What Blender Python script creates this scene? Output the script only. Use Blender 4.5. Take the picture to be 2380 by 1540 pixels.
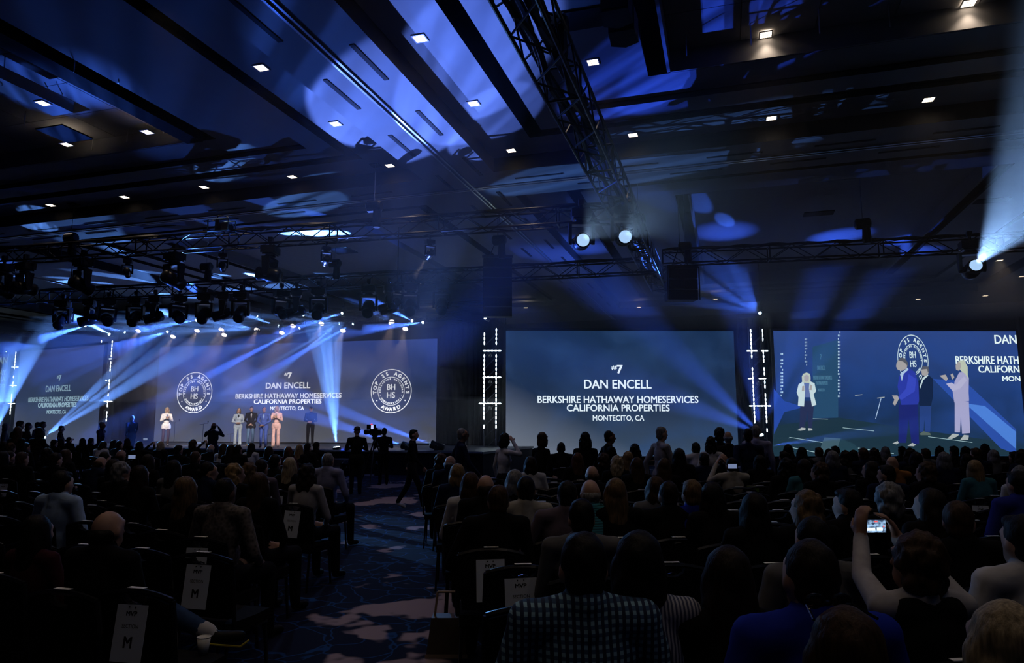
import bpy, bmesh, math, random
import numpy as np
from mathutils import Vector, Matrix, Euler
random.seed(7); np.random.seed(7)
for _o in list(bpy.data.objects): bpy.data.objects.remove(_o)
S = bpy.context.scene
COL = S.collection
PI = math.pi
# ------------------------------------------------------------------ camera
FPX, CXP, CYP = 1609.0, 1190.0, 770.0
HEYE = 1.8
PHI = math.atan(215/FPX); TH = math.atan(500*math.cos(PHI)/FPX)
cR = np.array([math.cos(TH), math.sin(TH), 0.0]); cF0 = np.array([-math.sin(TH), math.cos(TH), 0.0]); cU0 = np.array([0, 0, 1.0])
cF = cF0*math.cos(PHI)+cU0*math.sin(PHI); cU = cU0*math.cos(PHI)-cF0*math.sin(PHI); cC = np.array([0, 0, HEYE])
cam = bpy.data.cameras.new('camera'); cam.sensor_width = 36; cam.lens = FPX/2380*36; cam.clip_end = 200; cam.clip_start = .05
camo = bpy.data.objects.new('camera', cam); COL.objects.link(camo)
M = Matrix(((cR[0], cU[0], -cF[0], 0), (cR[1], cU[1], -cF[1], 0), (cR[2], cU[2], -cF[2], HEYE), (0, 0, 0, 1)))
camo.matrix_world = M
S.camera = camo
# ------------------------------------------------------------------ world, exposure
W = bpy.data.worlds.new('world'); S.world = W; W.use_nodes = True
W.node_tree.nodes['Background'].inputs[0].default_value = (0, 0, 0, 1)
W.node_tree.nodes['Background'].inputs[1].default_value = 0
S.view_settings.view_transform = 'Standard'; S.view_settings.look = 'None'
S.view_settings.exposure = 0.0; S.view_settings.gamma = 1.0; S.view_settings.use_curve_mapping = False
cy = S.cycles
cy.max_bounces = 4; cy.diffuse_bounces = 2; cy.glossy_bounces = 2; cy.transmission_bounces = 2; cy.volume_bounces = 0; cy.transparent_max_bounces = 4
cy.sample_clamp_indirect = 2.0; cy.use_denoising = True; cy.use_light_tree = True; cy.caustics_reflective = False; cy.caustics_refractive = False
cy.use_adaptive_sampling = True; cy.adaptive_threshold = .03; cy.adaptive_min_samples = 16
# ------------------------------------------------------------------ placing helpers (metres from the survey of the hall)
def ray(x, y): return cF + cR*(x-CXP)/FPX - cU*(y-CYP)/FPX
def atz(x, y, z): d = ray(x, y); return Vector(cC + d*(z-HEYE)/d[2])
def aty(x, y, Y): d = ray(x, y); return Vector(cC + d*Y/d[1])
def atd(x, y, depth): return Vector(cC + ray(x, y)*depth)
def depth_of(p): return float(np.dot(np.array(p)-cC, cF))
# ------------------------------------------------------------------ materials
MATS = {}
def mat(name, col, rough=.6, metal=0.0, emit=None, estr=0.0, vary=.12, scale=6.0, spec=.4, bump=0.0, stretch=None):
    if name in MATS: return MATS[name]
    m = bpy.data.materials.new(name); m.use_nodes = True; nt = m.node_tree; b = nt.nodes['Principled BSDF']
    b.inputs['Roughness'].default_value = rough; b.inputs['Metallic'].default_value = metal
    b.inputs['Specular IOR Level'].default_value = spec
    tc = nt.nodes.new('ShaderNodeTexCoord'); nz = nt.nodes.new('ShaderNodeTexNoise'); nz.inputs['Scale'].default_value = scale; nz.inputs['Detail'].default_value = 3
    if stretch:
        mp = nt.nodes.new('ShaderNodeMapping'); mp.inputs['Scale'].default_value = stretch
        nt.links.new(tc.outputs['Object'], mp.inputs[0]); nt.links.new(mp.outputs[0], nz.inputs['Vector'])
    else: nt.links.new(tc.outputs['Object'], nz.inputs['Vector'])
    cr = nt.nodes.new('ShaderNodeValToRGB')
    lo = tuple(max(0, c*(1-vary)) for c in col[:3])+(1,); hi = tuple(min(1, c*(1+vary)) for c in col[:3])+(1,)
    cr.color_ramp.elements[0].position = .3; cr.color_ramp.elements[1].position = .7
    cr.color_ramp.elements[0].color = lo; cr.color_ramp.elements[1].color = hi
    nt.links.new(nz.outputs['Fac'], cr.inputs[0]); nt.links.new(cr.outputs[0], b.inputs['Base Color'])
    if emit:
        b.inputs['Emission Color'].default_value = tuple(emit)+(1,); b.inputs['Emission Strength'].default_value = estr
        m.cycles.emission_sampling = 'NONE'
    if bump:
        bp = nt.nodes.new('ShaderNodeBump'); bp.inputs['Strength'].default_value = bump; bp.inputs['Distance'].default_value = .01
        nt.links.new(nz.outputs['Fac'], bp.inputs['Height']); nt.links.new(bp.outputs[0], b.inputs['Normal'])
    MATS[name] = m; return m
# ------------------------------------------------------------------ mesh collector
class MB:
    def __init__(s): s.v = []; s.f = []; s.m = []
    def add(s, vs, fs, mi=0):
        o = len(s.v); s.v += [tuple(p) for p in vs]; s.f += [tuple(i+o for i in f) for f in fs]; s.m += [mi]*len(fs); return s
    def box(s, c, d, mi=0, R=None):
        hx, hy, hz = d[0]/2, d[1]/2, d[2]/2
        vs = [Vector((x, y, z)) for z in (-hz, hz) for y in (-hy, hy) for x in (-hx, hx)]
        if R is not None: vs = [R @ p for p in vs]
        vs = [p+Vector(c) for p in vs]
        return s.add(vs, [(0, 2, 3, 1), (4, 5, 7, 6), (0, 1, 5, 4), (2, 6, 7, 3), (0, 4, 6, 2), (1, 3, 7, 5)], mi)
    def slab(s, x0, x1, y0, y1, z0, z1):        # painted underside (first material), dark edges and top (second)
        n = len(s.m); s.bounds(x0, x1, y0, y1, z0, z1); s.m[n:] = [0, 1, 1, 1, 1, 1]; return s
    def bounds(s, x0, x1, y0, y1, z0, z1, mi=0): return s.box(((x0+x1)/2, (y0+y1)/2, (z0+z1)/2), (x1-x0, y1-y0, z1-z0), mi)
    def tube(s, a, b, r0, r1=None, n=8, mi=0, caps=True):
        a = Vector(a); b = Vector(b); r1 = r0 if r1 is None else r1
        d = b-a
        if d.length < 1e-6: return s
        q = d.to_track_quat('Z', 'Y').to_matrix()
        vs = [a+q @ Vector((math.cos(2*PI*i/n)*r0, math.sin(2*PI*i/n)*r0, 0)) for i in range(n)]
        vs += [b+q @ Vector((math.cos(2*PI*i/n)*r1, math.sin(2*PI*i/n)*r1, 0)) for i in range(n)]
        fs = [(i, (i+1) % n, n+(i+1) % n, n+i) for i in range(n)]
        if caps: fs += [tuple(range(n-1, -1, -1)), tuple(range(n, 2*n))]
        return s.add(vs, fs, mi)
    def path(s, pts, r, n=6, mi=0):
        for i in range(len(pts)-1): s.tube(pts[i], pts[i+1], r, r, n, mi)
        return s
    def lathe(s, c, prof, n=16, mi=0, R=None):           # prof: (radius, height) pairs along local z
        vs = []
        for r, h in prof:
            for i in range(n):
                p = Vector((math.cos(2*PI*i/n)*r, math.sin(2*PI*i/n)*r, h))
                if R is not None: p = R @ p
                vs.append(p+Vector(c))
        fs = []
        for k in range(len(prof)-1):
            for i in range(n): fs.append((k*n+i, k*n+(i+1) % n, (k+1)*n+(i+1) % n, (k+1)*n+i))
        fs.append(tuple(range(n-1, -1, -1))); fs.append(tuple((len(prof)-1)*n+i for i in range(n)))
        return s.add(vs, fs, mi)
    def ell(s, c, r, mi=0, n=12, k=8, R=None):
        vs = []; 
        for j in range(1, k):
            a = PI*j/k
            for i in range(n):
                t = 2*PI*i/n; p = Vector((r[0]*math.sin(a)*math.cos(t), r[1]*math.sin(a)*math.sin(t), r[2]*math.cos(a)))
                if R is not None: p = R @ p
                vs.append(p+Vector(c))
        top = Vector((0, 0, r[2])); bot = Vector((0, 0, -r[2]))
        if R is not None: top = R @ top; bot = R @ bot
        vs += [top+Vector(c), bot+Vector(c)]; T = len(vs)-2; B = T+1
        fs = [((j*n)+i, (j+1)*n+i, (j+1)*n+(i+1) % n, j*n+(i+1) % n) for j in range(k-2) for i in range(n)]
        fs += [(T, i, (i+1) % n) for i in range(n)]+[(B, (k-2)*n+(i+1) % n, (k-2)*n+i) for i in range(n)]
        return s.add(vs, fs, mi)
    def poly(s, pts, ext, mi=0):                           # a planar outline with thickness
        n = len(pts); e = Vector(ext); vs = [Vector(p) for p in pts]+[Vector(p)+e for p in pts]
        fs = [tuple(range(n)), tuple(range(2*n-1, n-1, -1))]+[(i, n+i, n+(i+1) % n, (i+1) % n) for i in range(n)]
        return s.add(vs, fs, mi)
    def mesh(s, name, mats, smooth=False):
        me = bpy.data.meshes.new(name); me.from_pydata(s.v, [], s.f)
        if not isinstance(mats, (list, tuple)): mats = [mats]
        for m in mats: me.materials.append(m)
        if len(mats) > 1: me.polygons.foreach_set('material_index', s.m)
        if smooth: me.polygons.foreach_set('use_smooth', [True]*len(me.polygons))
        me.update(); return me
    def build(s, name, mats, parent=None, smooth=False): return obj(name, s.mesh(name, mats, smooth), parent)
def obj(name, me, parent=None, loc=None, rot=None, scale=None):
    o = bpy.data.objects.new(name, me); COL.objects.link(o)
    if parent is not None: o.parent = parent
    if loc is not None: o.location = loc
    if rot is not None: o.rotation_euler = rot
    if scale is not None: o.scale = scale
    return o
def tag(o, label, cat, group=None):
    o['label'] = label; o['category'] = cat
    if group: o['group'] = group
    return o
def thing(name, label, cat, loc=(0, 0, 0), rotz=0.0, group=None):
    o = obj(name, None, None, loc, (0, 0, rotz)); o.empty_display_size = .1
    return tag(o, label, cat, group)
def struct(o): o['kind'] = 'structure'; return o
def copy_tree(o, parent=None):
    c = o.copy(); COL.objects.link(c); c.parent = parent
    for ch in list(o.children): copy_tree(ch, c)
    return c
def dup(o, loc, rotz=0.0, label=None, group=None, sc=None):
    c = copy_tree(o); c.location = loc; c.rotation_euler = (0, 0, rotz)
    if sc is not None: c.scale = sc
    if label: c['label'] = label
    if group: c['group'] = group
    return c
# ------------------------------------------------------------------ stage lighting: spot lamps in fixtures, some of them added
BLUE = (.05, .165, 1.0); ICE = (.12, .32, 1.0); DEEP = (.03, .10, 1.0); WARM = (1.0, .72, .55)
def spot(p, target, power, size, col=BLUE, blend=.35, parent=None, radius=.04, gobo=0.0, gscale=6.0):
    l = bpy.data.lights.new('beam', 'SPOT'); l.energy = power; l.color = col; l.spot_size = math.radians(size); l.spot_blend = blend; l.shadow_soft_size = radius
    o = bpy.data.objects.new('beam', l); COL.objects.link(o); o.location = p
    o.rotation_euler = (Vector(target)-Vector(p)).to_track_quat('-Z', 'Y').to_euler()
    if gobo:
        l.use_nodes = True; nt = l.node_tree; em = nt.nodes['Emission']
        tc = nt.nodes.new('ShaderNodeTexCoord'); mp = nt.nodes.new('ShaderNodeMapping'); mp.inputs['Scale'].default_value = (gscale*1.5, gscale*.14, 1)
        mp.inputs['Rotation'].default_value = (0, 0, random.uniform(0, 3)); mp.inputs['Location'].default_value = (random.uniform(0, 9), random.uniform(0, 9), 0)
        nz = nt.nodes.new('ShaderNodeTexNoise'); nz.inputs['Scale'].default_value = 4.0; nz.inputs['Detail'].default_value = 2
        cr = nt.nodes.new('ShaderNodeValToRGB'); cr.color_ramp.elements[0].position = .38; cr.color_ramp.elements[1].position = .62
        cr.color_ramp.elements[0].color = (1-gobo,)*3+(1,)
        nt.links.new(tc.outputs['Normal'], mp.inputs[0]); nt.links.new(mp.outputs[0], nz.inputs['Vector']); nt.links.new(nz.outputs['Fac'], cr.inputs[0]); nt.links.new(cr.outputs[0], em.inputs['Color'])
    return o
# ================================================================== the hall
m_ceil = mat('ceiling_paint', (.27, .27, .275), .75, vary=.04, scale=1.5)
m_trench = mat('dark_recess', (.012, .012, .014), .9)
m_riser = mat('riser_paint', (.24, .24, .25), .8, vary=.05)
m_metal = mat('brushed_track', (.5, .5, .52), .3, .8)
m_black = mat('black_paint', (.012, .012, .013), .5)
m_wall = mat('wall_dark_fabric', (.02, .02, .024), .9, vary=.2, scale=3)
def carpet():
    m = bpy.data.materials.new('patterned_carpet'); m.use_nodes = True; nt = m.node_tree; b = nt.nodes['Principled BSDF']
    b.inputs['Roughness'].default_value = .95; b.inputs['Specular IOR Level'].default_value = .1
    N = nt.nodes.new; L = nt.links.new
    tc = N('ShaderNodeTexCoord'); wob = N('ShaderNodeTexNoise'); wob.inputs['Scale'].default_value = 1.1; wob.inputs['Detail'].default_value = 3
    L(tc.outputs['Object'], wob.inputs['Vector'])
    add = N('ShaderNodeMixRGB'); add.blend_type = 'ADD'; add.inputs[0].default_value = .9; L(tc.outputs['Object'], add.inputs[1]); L(wob.outputs['Color'], add.inputs[2])
    vo = N('ShaderNodeTexVoronoi'); vo.feature = 'DISTANCE_TO_EDGE'; vo.inputs['Scale'].default_value = 2.3; L(add.outputs[0], vo.inputs['Vector'])
    ln = N('ShaderNodeValToRGB'); ln.color_ramp.elements[0].position = .012; ln.color_ramp.elements[0].color = (1, 1, 1, 1); ln.color_ramp.elements[1].position = .03; ln.color_ramp.elements[1].color = (0, 0, 0, 1); L(vo.outputs['Distance'], ln.inputs[0])
    pt = N('ShaderNodeTexNoise'); pt.inputs['Scale'].default_value = .55; pt.inputs['Detail'].default_value = 4; pt.inputs['Roughness'].default_value = .6
    L(tc.outputs['Object'], pt.inputs['Vector'])
    pr = N('ShaderNodeValToRGB'); pr.color_ramp.elements[0].position = .565; pr.color_ramp.elements[1].position = .585; L(pt.outputs['Fac'], pr.inputs[0])
    base = N('ShaderNodeMixRGB'); base.inputs[1].default_value = (.007, .010, .030, 1); base.inputs[2].default_value = (.012, .055, .18, 1); L(ln.outputs[0], base.inputs[0])
    fin = N('ShaderNodeMixRGB'); fin.inputs[2].default_value = (.30, .235, .275, 1); L(pr.outputs[0], fin.inputs[0]); L(base.outputs[0], fin.inputs[1]); L(fin.outputs[0], b.inputs['Base Color'])
    return m
m_carpet = carpet()
XL, XR, YN, YF, ZC = -48.0, 19.0, -9.0, 41.0, 8.0
struct(MB().bounds(XL, XR, YN, YF, -.2, 0).build('floor', m_carpet))
struct(MB().bounds(XL, XR, YF, YF+.3, 0, 9.6).build('wall_far', m_wall))
struct(MB().bounds(XR, XR+.3, YN, YF, 0, 9.6).build('wall_right', m_wall))
struct(MB().bounds(XL-.3, XL, YN, YF, 0, 9.6).build('wall_left', m_wall))
struct(MB().bounds(XL, XR, YN-.3, YN, 0, 9.6).build('wall_rear', m_wall))
CE = struct(obj('ceiling', None)); CE['label'] = 'stepped ballroom ceiling with recessed bays and dark grooves'
MB().bounds(XL, XR, YN, YF, 9.5, 9.7).build('slab', m_trench, CE)
# soffit grid between the bays
BX = [(-44, -26.0), (-24.0, -7.22), (-5.3, 11.5), (13.4, 18.9)]
BY = [(-8.5, 15.65), (17.55, 37.0)]
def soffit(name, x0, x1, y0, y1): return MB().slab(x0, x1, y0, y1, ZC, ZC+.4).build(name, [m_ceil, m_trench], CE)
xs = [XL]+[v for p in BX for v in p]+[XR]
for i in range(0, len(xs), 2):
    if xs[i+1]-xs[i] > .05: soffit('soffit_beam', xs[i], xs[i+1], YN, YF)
ys = [YN]+[v for p in BY for v in p]+[YF]
for x0, x1 in BX:
    for i in range(0, len(ys), 2): soffit('soffit_beam', x0, x1, ys[i], ys[i+1])
def ring(name, x0, x1, y0, y1, wx, wy, z, t=.1, m=None):       # rectangular ring of four panels
    m = m or m_ceil
    for a in ((x0, x0+wx, y0, y1), (x1-wx, x1, y0, y1), (x0+wx, x1-wx, y0, y0+wy), (x0+wx, x1-wx, y1-wy, y1)):
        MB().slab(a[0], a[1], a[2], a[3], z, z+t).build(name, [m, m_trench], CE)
    return x0+wx, x1-wx, y0+wy, y1-wy
BAYIN = []
for x0, x1 in BX:
    for y0, y1 in BY:
        if x1-x0 < 8: 
            MB().bounds(x0, x1, y0, y1, ZC+.35, ZC+.45).build('panel', m_ceil, CE); continue
        a = ring('light_strip', x0, x1, y0, y1, 1.2, .95, ZC+.35)
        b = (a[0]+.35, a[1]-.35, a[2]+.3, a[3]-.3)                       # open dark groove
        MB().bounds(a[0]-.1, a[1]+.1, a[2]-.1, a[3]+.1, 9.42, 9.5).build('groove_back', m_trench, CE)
        c = ring('ring_panel', *b, .65, .63, ZC+.37)
        d = ring('inner_ring_panel', *c, 1.9, .86, ZC+.5)
        e = (d[0]+.42, d[1]-.42, d[2]+.05, d[3]-.05)
        # coffer
        x, X, y, Y = e
        m = MB()
        m.bounds(x-.06, x, y, Y, ZC+.5, ZC+1.1); m.bounds(X, X+.06, y, Y, ZC+.5, ZC+1.1); m.bounds(x, X, y-.04, y, ZC+.5, ZC+1.1); m.bounds(x, X, Y, Y+.04, ZC+.5, ZC+1.1)
        m.build('coffer_riser', m_riser, CE)
        # coffer ceiling of separate tiles
        nx = max(1, round((X-x)/1.22)); ny = max(1, round((Y-y)/1.22)); tw = (X-x)/nx; td = (Y-y)/ny
        tm = MB().bounds(-tw/2+.008, tw/2-.008, -td/2+.008, td/2-.008, 0, .05).mesh('ceiling_tile', m_ceil)
        MB().bounds(x, X, y, Y, ZC+.97, ZC+1.0).build('tile_grid', m_riser, CE)
        seen = y0 < 16 and (x0 > -25)
        for i in range(nx):
            for j in range(ny):
                py = y+(j+.5)*td
                if seen and py > 5: obj('ceiling_tile', tm, CE, (x+(i+.5)*tw, py, ZC+.92))
        BAYIN.append(e)
# partition tracks in the middle of the soffits
for dx in (-.06, .06):
    MB().bounds(-6.22+dx-.022, -6.22+dx+.022, YN, YF, ZC-.03, ZC).build('partition_track', m_metal, CE)
    MB().bounds(XL, XR, 16.66+dx-.022, 16.66+dx+.022, ZC-.03, ZC).build('partition_track', m_metal, CE)
# linear slot diffusers
ms = MB().bounds(-.045, .045, -.62, .62, -.012, 0).mesh('slot_diffuser', m_trench)
for k in range(12):
    for sx in (-.52, .55):
        obj('slot_diffuser', ms, CE, (-6.22+sx, 7.2+k*2.55+(1.2 if sx < 0 else .3), ZC))
ms2 = MB().bounds(-.62, .62, -.035, .035, -.012, 0).mesh('slot_diffuser', m_trench)
for k in range(18):
    for sy in (-.42, .42):
        px = -24+k*2.35+(.9 if sy < 0 else 0)
        if -7.6 < px < -5.0: continue
        obj('slot_diffuser', ms2, CE, (px, 16.66+sy, ZC))
# hatches and vents
for (px, py, w, d, z) in ((1340, 49, .9, .55, ZC+.47), (150, 312, .8, .8, ZC+.48), (1903, 497, .9, .45, ZC+.48), (2305, 467, .9, .45, ZC+.48), (795, 583, .9, .9, ZC+.48)):
    p = atz(px, py, z); MB().bounds(p.x-w/2, p.x+w/2, p.y-d/2, p.y+d/2, z, z+.03).build('air_vent', m_trench, CE)
# long dark baffles and hanging panel in the bay on the picture's left
MB().bounds(-12.05, -11.6, 2.0, 12.8, 8.42, 8.78).build('baffle', m_trench, CE)
for (px, py) in ((218, 149),):
    pass
q0 = atz(-40, 190, 8.35); q1 = atz(170, 262, 8.35)
MB().bounds(q1.x-.55, q1.x, 3.0, q1.y, 8.35, 8.6).build('baffle', m_riser, CE)
# thin rods hanging inside the coffers
for (px, py, L) in ((58, 275, .35), (117, 235, .3), (143, 235, .35), (215, 335, .3), (296, 316, .3), (368, 222, .28), (380, 300, .2), (444, 285, .3), (10, 150, .9), (176, 115, .9), (278, 160, .6), (1489, 110, .5), (1595, 100, .5), (1745, 75, .5), (1903, 40, .6), (2066, 30, .5)):
    p = atz(px, py, 8.75); MB().tube((p.x, p.y, 8.75-L/2), (p.x, p.y, 8.75+L/2+.15), .012, n=5).build('hanging_rod', m_metal, CE)
# ------------------------------------------------------------------ recessed downlights
m_trim = mat('lamp_trim', (.5, .5, .5), .5)
m_glow = mat('lamp_glow', (.9, .8, .7), .5, emit=(1.0, .80, .60), estr=11.0)
m_cell = mat('lamp_louvre', (.6, .55, .5), .4)
def downlight():
    t = thing('ceiling_light', 'square recessed downlight glowing warm white in ceiling', 'ceiling light', group='warm recessed downlights')
    a = .10
    m = MB()
    for s in (-1, 1): m.bounds(-a-.02, a+.02, s*(a+.01)-.012, s*(a+.01)+.012, -.015, .0); m.bounds(s*(a+.01)-.012, s*(a+.01)+.012, -a, a, -.015, 0)
    m.build('trim_frame', m_trim, t)
    MB().add([(-a, -a, -.003), (a, -a, -.003), (a, a, -.003), (-a, a, -.003)], [(0, 3, 2, 1)]).build('diffuser', m_glow, t)
    m = MB()
    for s in (-.035, .035): m.bounds(-a, a, s-.003, s+.003, -.014, -.004); m.bounds(s-.003, s+.003, -a, a, -.014, -.004)
    m.build('louvre', m_cell, t)
    l = bpy.data.lights.new('downlight_lamp', 'SPOT'); l.energy = 40; l.color = (1.0, .78, .58); l.spot_size = math.radians(100); l.spot_blend = .7; l.shadow_soft_size = .09
    o = obj('downlight_lamp', l, t, (0, 0, -.02))
    return t
DL = downlight(); first = True
for (px, py, z) in [(976, 90, 8.35), (1101, 241, 8.35), (1188, 350, 8.35), (607, 158, 8.35), (780, 288, 8.35), (906, 385, 8.35), (1471, 314, 8.35), (1793, 275, 8.35), (2158, 232, 8.35),
                    (289, 458, 8.35), (118, 477, 8.35), (474, 435, 8.35), (679, 411, 8.35), (1378, 145, 8.5), (1780, 81, 8.9), (2252, 8, 8.9), (218, 149, 8.9), (100, 240, 8.35), (155, 336, 8.5), (342, 307, 8.5),
                    (1222, 715, 8.0), (1485, 714, 8.0), (1663, 695, 8.0), (2134, 695, 8.0), (2323, 605, 8.0), (2290, 687, 8.0), (2376, 642, 8.0), (1016, 730, 8.0)]:
    p = atz(px, py, z-.012); p.z = z-.001
    if first: DL.location = p; first = False
    else: dup(DL, p)
for (x, y) in [(-1.6, 6.4), (1.6, 6.4), (4.6, 9.5), (-4.74, 7.5), (-4.74, 4.6), (-1.6, 3.2), (1.6, 3.2), (1.6, .2), (-2, .2), (-8.0, 7.6), (5, 5), (-8.0, 4.6)]:
    dup(DL, (x, y, 8.349 if abs(x+4.74) < .1 or abs(x+8) < .1 else 8.499))
# ================================================================== stage, screens
STZ = .85
m_stage = mat('stage_deck', (.12, .12, .13), .45, vary=.15, scale=2)
m_fascia = mat('stage_skirt', (.02, .02, .024), .9)
m_edge = mat('stage_edge_trim', (.6, .62, .65), .4)
st = thing('stage', 'low black stage platform with pale edge strips below the wide screen', 'stage', (-19, 24, 0))
def W2(o, p): return Vector(p)-o.location
def sbox(name, m, x0, x1, y0, y1, z0, z1, par=st):
    L = par.location; return MB().bounds(x0-L.x, x1-L.x, y0-L.y, y1-L.y, z0-L.z, z1-L.z).build(name, m, par)
for i in range(9): sbox('deck_panel', m_stage, -30+i*2.44, -30+i*2.44+2.42, 22.8, 29.6, STZ-.08, STZ)
sbox('skirt', m_fascia, -30, -8.1, 22.9, 29.5, 0, STZ-.08)
sbox('edge_strip', m_edge, -30, -8.1, 22.76, 22.82, STZ-.05, STZ+.01)
for k in range(2):
    sbox('step', m_stage, -16.8, -12.6, 22.0+k*.4, 22.4+k*.4, 0, .28*(k+1)); sbox('edge_strip', m_edge, -16.8, -12.6, 21.98+k*.4, 22.0+k*.4, .28*(k+1)-.03, .28*(k+1)+.005)
def screen_mat(name, stops, cloud, strength, low=(.2, .22, .27), lowamt=.7, side=0):
    m = bpy.data.materials.new(name); m.use_nodes = True; nt = m.node_tree; N = nt.nodes.new; L = nt.links.new
    b = nt.nodes['Principled BSDF']; b.inputs['Base Color'].default_value = (.02, .02, .02, 1); b.inputs['Roughness'].default_value = .5
    tc = N('ShaderNodeTexCoord'); sp = N('ShaderNodeSeparateXYZ'); L(tc.outputs['Generated'], sp.inputs[0])
    g = N('ShaderNodeValToRGB'); g.color_ramp.elements[0].position = 0; g.color_ramp.elements[1].position = 1
    g.color_ramp.elements[0].color = stops[0][1]+(1,); g.color_ramp.elements[0].position = stops[0][0]; g.color_ramp.elements[1].color = stops[-1][1]+(1,); g.color_ramp.elements[1].position = stops[-1][0]
    for p, c in stops[1:-1]: e = g.color_ramp.elements.new(p); e.color = c+(1,)
    L(sp.outputs['Z'], g.inputs[0])
    mp = N('ShaderNodeMapping'); mp.inputs['Scale'].default_value = (3.2, 1, 2.4); mp.inputs['Location'].default_value = (random.uniform(0, 5),)*3; L(tc.outputs['Generated'], mp.inputs[0])
    nz = N('ShaderNodeTexNoise'); nz.inputs['Scale'].default_value = 1.3; nz.inputs['Detail'].default_value = 5; nz.inputs['Roughness'].default_value = .55; nz.inputs['Distortion'].default_value = .4; L(mp.outputs[0], nz.inputs['Vector'])
    cr = N('ShaderNodeValToRGB'); cr.color_ramp.elements[0].position = .42; cr.color_ramp.elements[1].position = .75; L(nz.outputs['Fac'], cr.inputs[0])
    mul = N('ShaderNodeMath'); mul.operation = 'MULTIPLY'; mul.inputs[1].default_value = cloud[1]; L(cr.outputs[0], mul.inputs[0])
    mx = N('ShaderNodeMixRGB'); mx.inputs[2].default_value = cloud[0]+(1,); L(mul.outputs[0], mx.inputs[0]); L(g.outputs[0], mx.inputs[1])
    last = mx.outputs[0]
    if side:                                  # the picture is paler towards the lower corner
        a = N('ShaderNodeMath'); a.operation = 'ADD'; L(sp.outputs['X'], a.inputs[0]); L(sp.outputs['Z'], a.inputs[1])
        r2 = N('ShaderNodeValToRGB'); r2.color_ramp.elements[0].position = .0; r2.color_ramp.elements[0].color = (lowamt,)*3+(1,); r2.color_ramp.elements[1].position = side; r2.color_ramp.elements[1].color = (0, 0, 0, 1); L(a.outputs[0], r2.inputs[0])
        m2 = N('ShaderNodeMixRGB'); m2.inputs[2].default_value = low+(1,); L(r2.outputs[0], m2.inputs[0]); L(last, m2.inputs[1]); last = m2.outputs[0]
    L(last, b.inputs['Emission Color']); b.inputs['Emission Strength'].default_value = strength
    return m
m_frame = mat('screen_surround', (.01, .01, .012), .7)
class Screen:
    def __init__(s, name, label, tl, tr, zt, zb, m, frame=.12):
        s.o = Vector((tl.x, tl.y, zb)); d = Vector((tr.x-tl.x, tr.y-tl.y, 0)); s.w = d.length; s.h = zt-zb; s.u = d.normalized(); s.n = Vector((s.u.y, -s.u.x, 0))
        s.t = thing(name, label, 'screen', s.o, math.atan2(s.u.y, s.u.x))
        MB().bounds(-frame, s.w+frame, .03, .15, -frame, s.h+frame).build('surround', m_frame, s.t)
        MB().bounds(0, s.w, 0, .03, 0, s.h).build('picture_surface', m, s.t)
    def uv(s, px, py):
        d = Vector(ray(px, py)); c = Vector(cC); k = (s.o-c).dot(s.n)/d.dot(s.n); p = c+d*k-s.o
        return p.dot(s.u), p.z
    def text(s, txt, cx, base, width, cap, m, name='lettering', bold=.0, y=-.006):
        me = text_mesh(txt, bold); xs_ = [v.co.x for v in me.vertices]; ys_ = [v.co.y for v in me.vertices]
        x0, x1 = min(xs_), max(xs_); capr = .729
        for v in me.vertices:
            v.co = ((v.co.x-(x0+x1)/2)*width/(x1-x0)+cx, y-v.co.z, v.co.y*cap/capr+base)
        me.materials.append(m); return obj(name, me, s.t)
    def flat(s, name, pts, m, y=-.004, par=None, px=True):
        q = [s.uv(*p) for p in pts] if px else pts
        return MB().poly([(a, y, b) for a, b in q], (0, .003, 0)).build(name, m, par or s.t)
def text_mesh(txt, bold=0.0):
    cu = bpy.data.curves.new('t', 'FONT'); cu.body = txt; cu.align_x = 'CENTER'; cu.resolution_u = 3; cu.extrude = .004
    o = bpy.data.objects.new('t', cu); COL.objects.link(o)
    dg = bpy.context.evaluated_depsgraph_get(); me = bpy.data.meshes.new_from_object(o.evaluated_get(dg)); me.name = 'lettering'
    bpy.data.objects.remove(o); bpy.data.curves.remove(cu)
    if bold:                                  # heavier strokes: the outline repeated a hair's breadth around itself
        bm = bmesh.new(); bm.from_mesh(me); src = bm.verts[:]+bm.edges[:]+bm.faces[:]
        for dx, dy in ((1, .7), (-1, .7), (1, -.7), (-1, -.7)):
            r = bmesh.ops.duplicate(bm, geom=src); bmesh.ops.translate(bm, verts=[v for v in r['geom'] if isinstance(v, bmesh.types.BMVert)], vec=(dx*bold, dy*bold, 0))
        bm.to_mesh(me); bm.free()
    return me
ZT = 5.9
m_led = screen_mat('led_wall_picture', [(0, (.11, .115, .135)), (.25, (.07, .08, .12)), (.55, (.015, .036, .12)), (1, (.04, .085, .42))], ((.07, .13, .46), .6), .92)
m_txts = screen_mat('side_screen_picture', [(0, (.05, .085, .14)), (.45, (.012, .03, .08)), (1, (.010, .034, .10))], ((.03, .085, .24), .6), .85, (.22, .25, .31), .9, .62)
m_txtl = screen_mat('side_screen_picture_far', [(0, (.10, .12, .17)), (.5, (.035, .065, .15)), (1, (.07, .10, .30))], ((.08, .13, .36), .4), .8, (.2, .22, .28), .5, .5)
m_live = screen_mat('live_picture', [(0, (.012, .04, .075)), (.25, (.01, .03, .07)), (.5, (.013, .045, .17)), (1, (.03, .07, .26))], ((.02, .08, .36), .5), .95)
m_ltr = mat('screen_white', (.02, .02, .02), emit=(.80, .92, 1.0), estr=1.05)
m_ltr2 = mat('screen_white_led', (.02, .02, .02), emit=(.95, .96, 1.0), estr=1.5)
m_ltr3 = mat('screen_pale_blue', (.02, .02, .02), emit=(.42, .66, .80), estr=1.0)
LED = Screen('led_wall', 'widest screen behind the stage with two round award emblems and white lettering', atz(372, 806, ZT), atz(1016, 786.5, ZT), ZT, .9, m_led)
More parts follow.
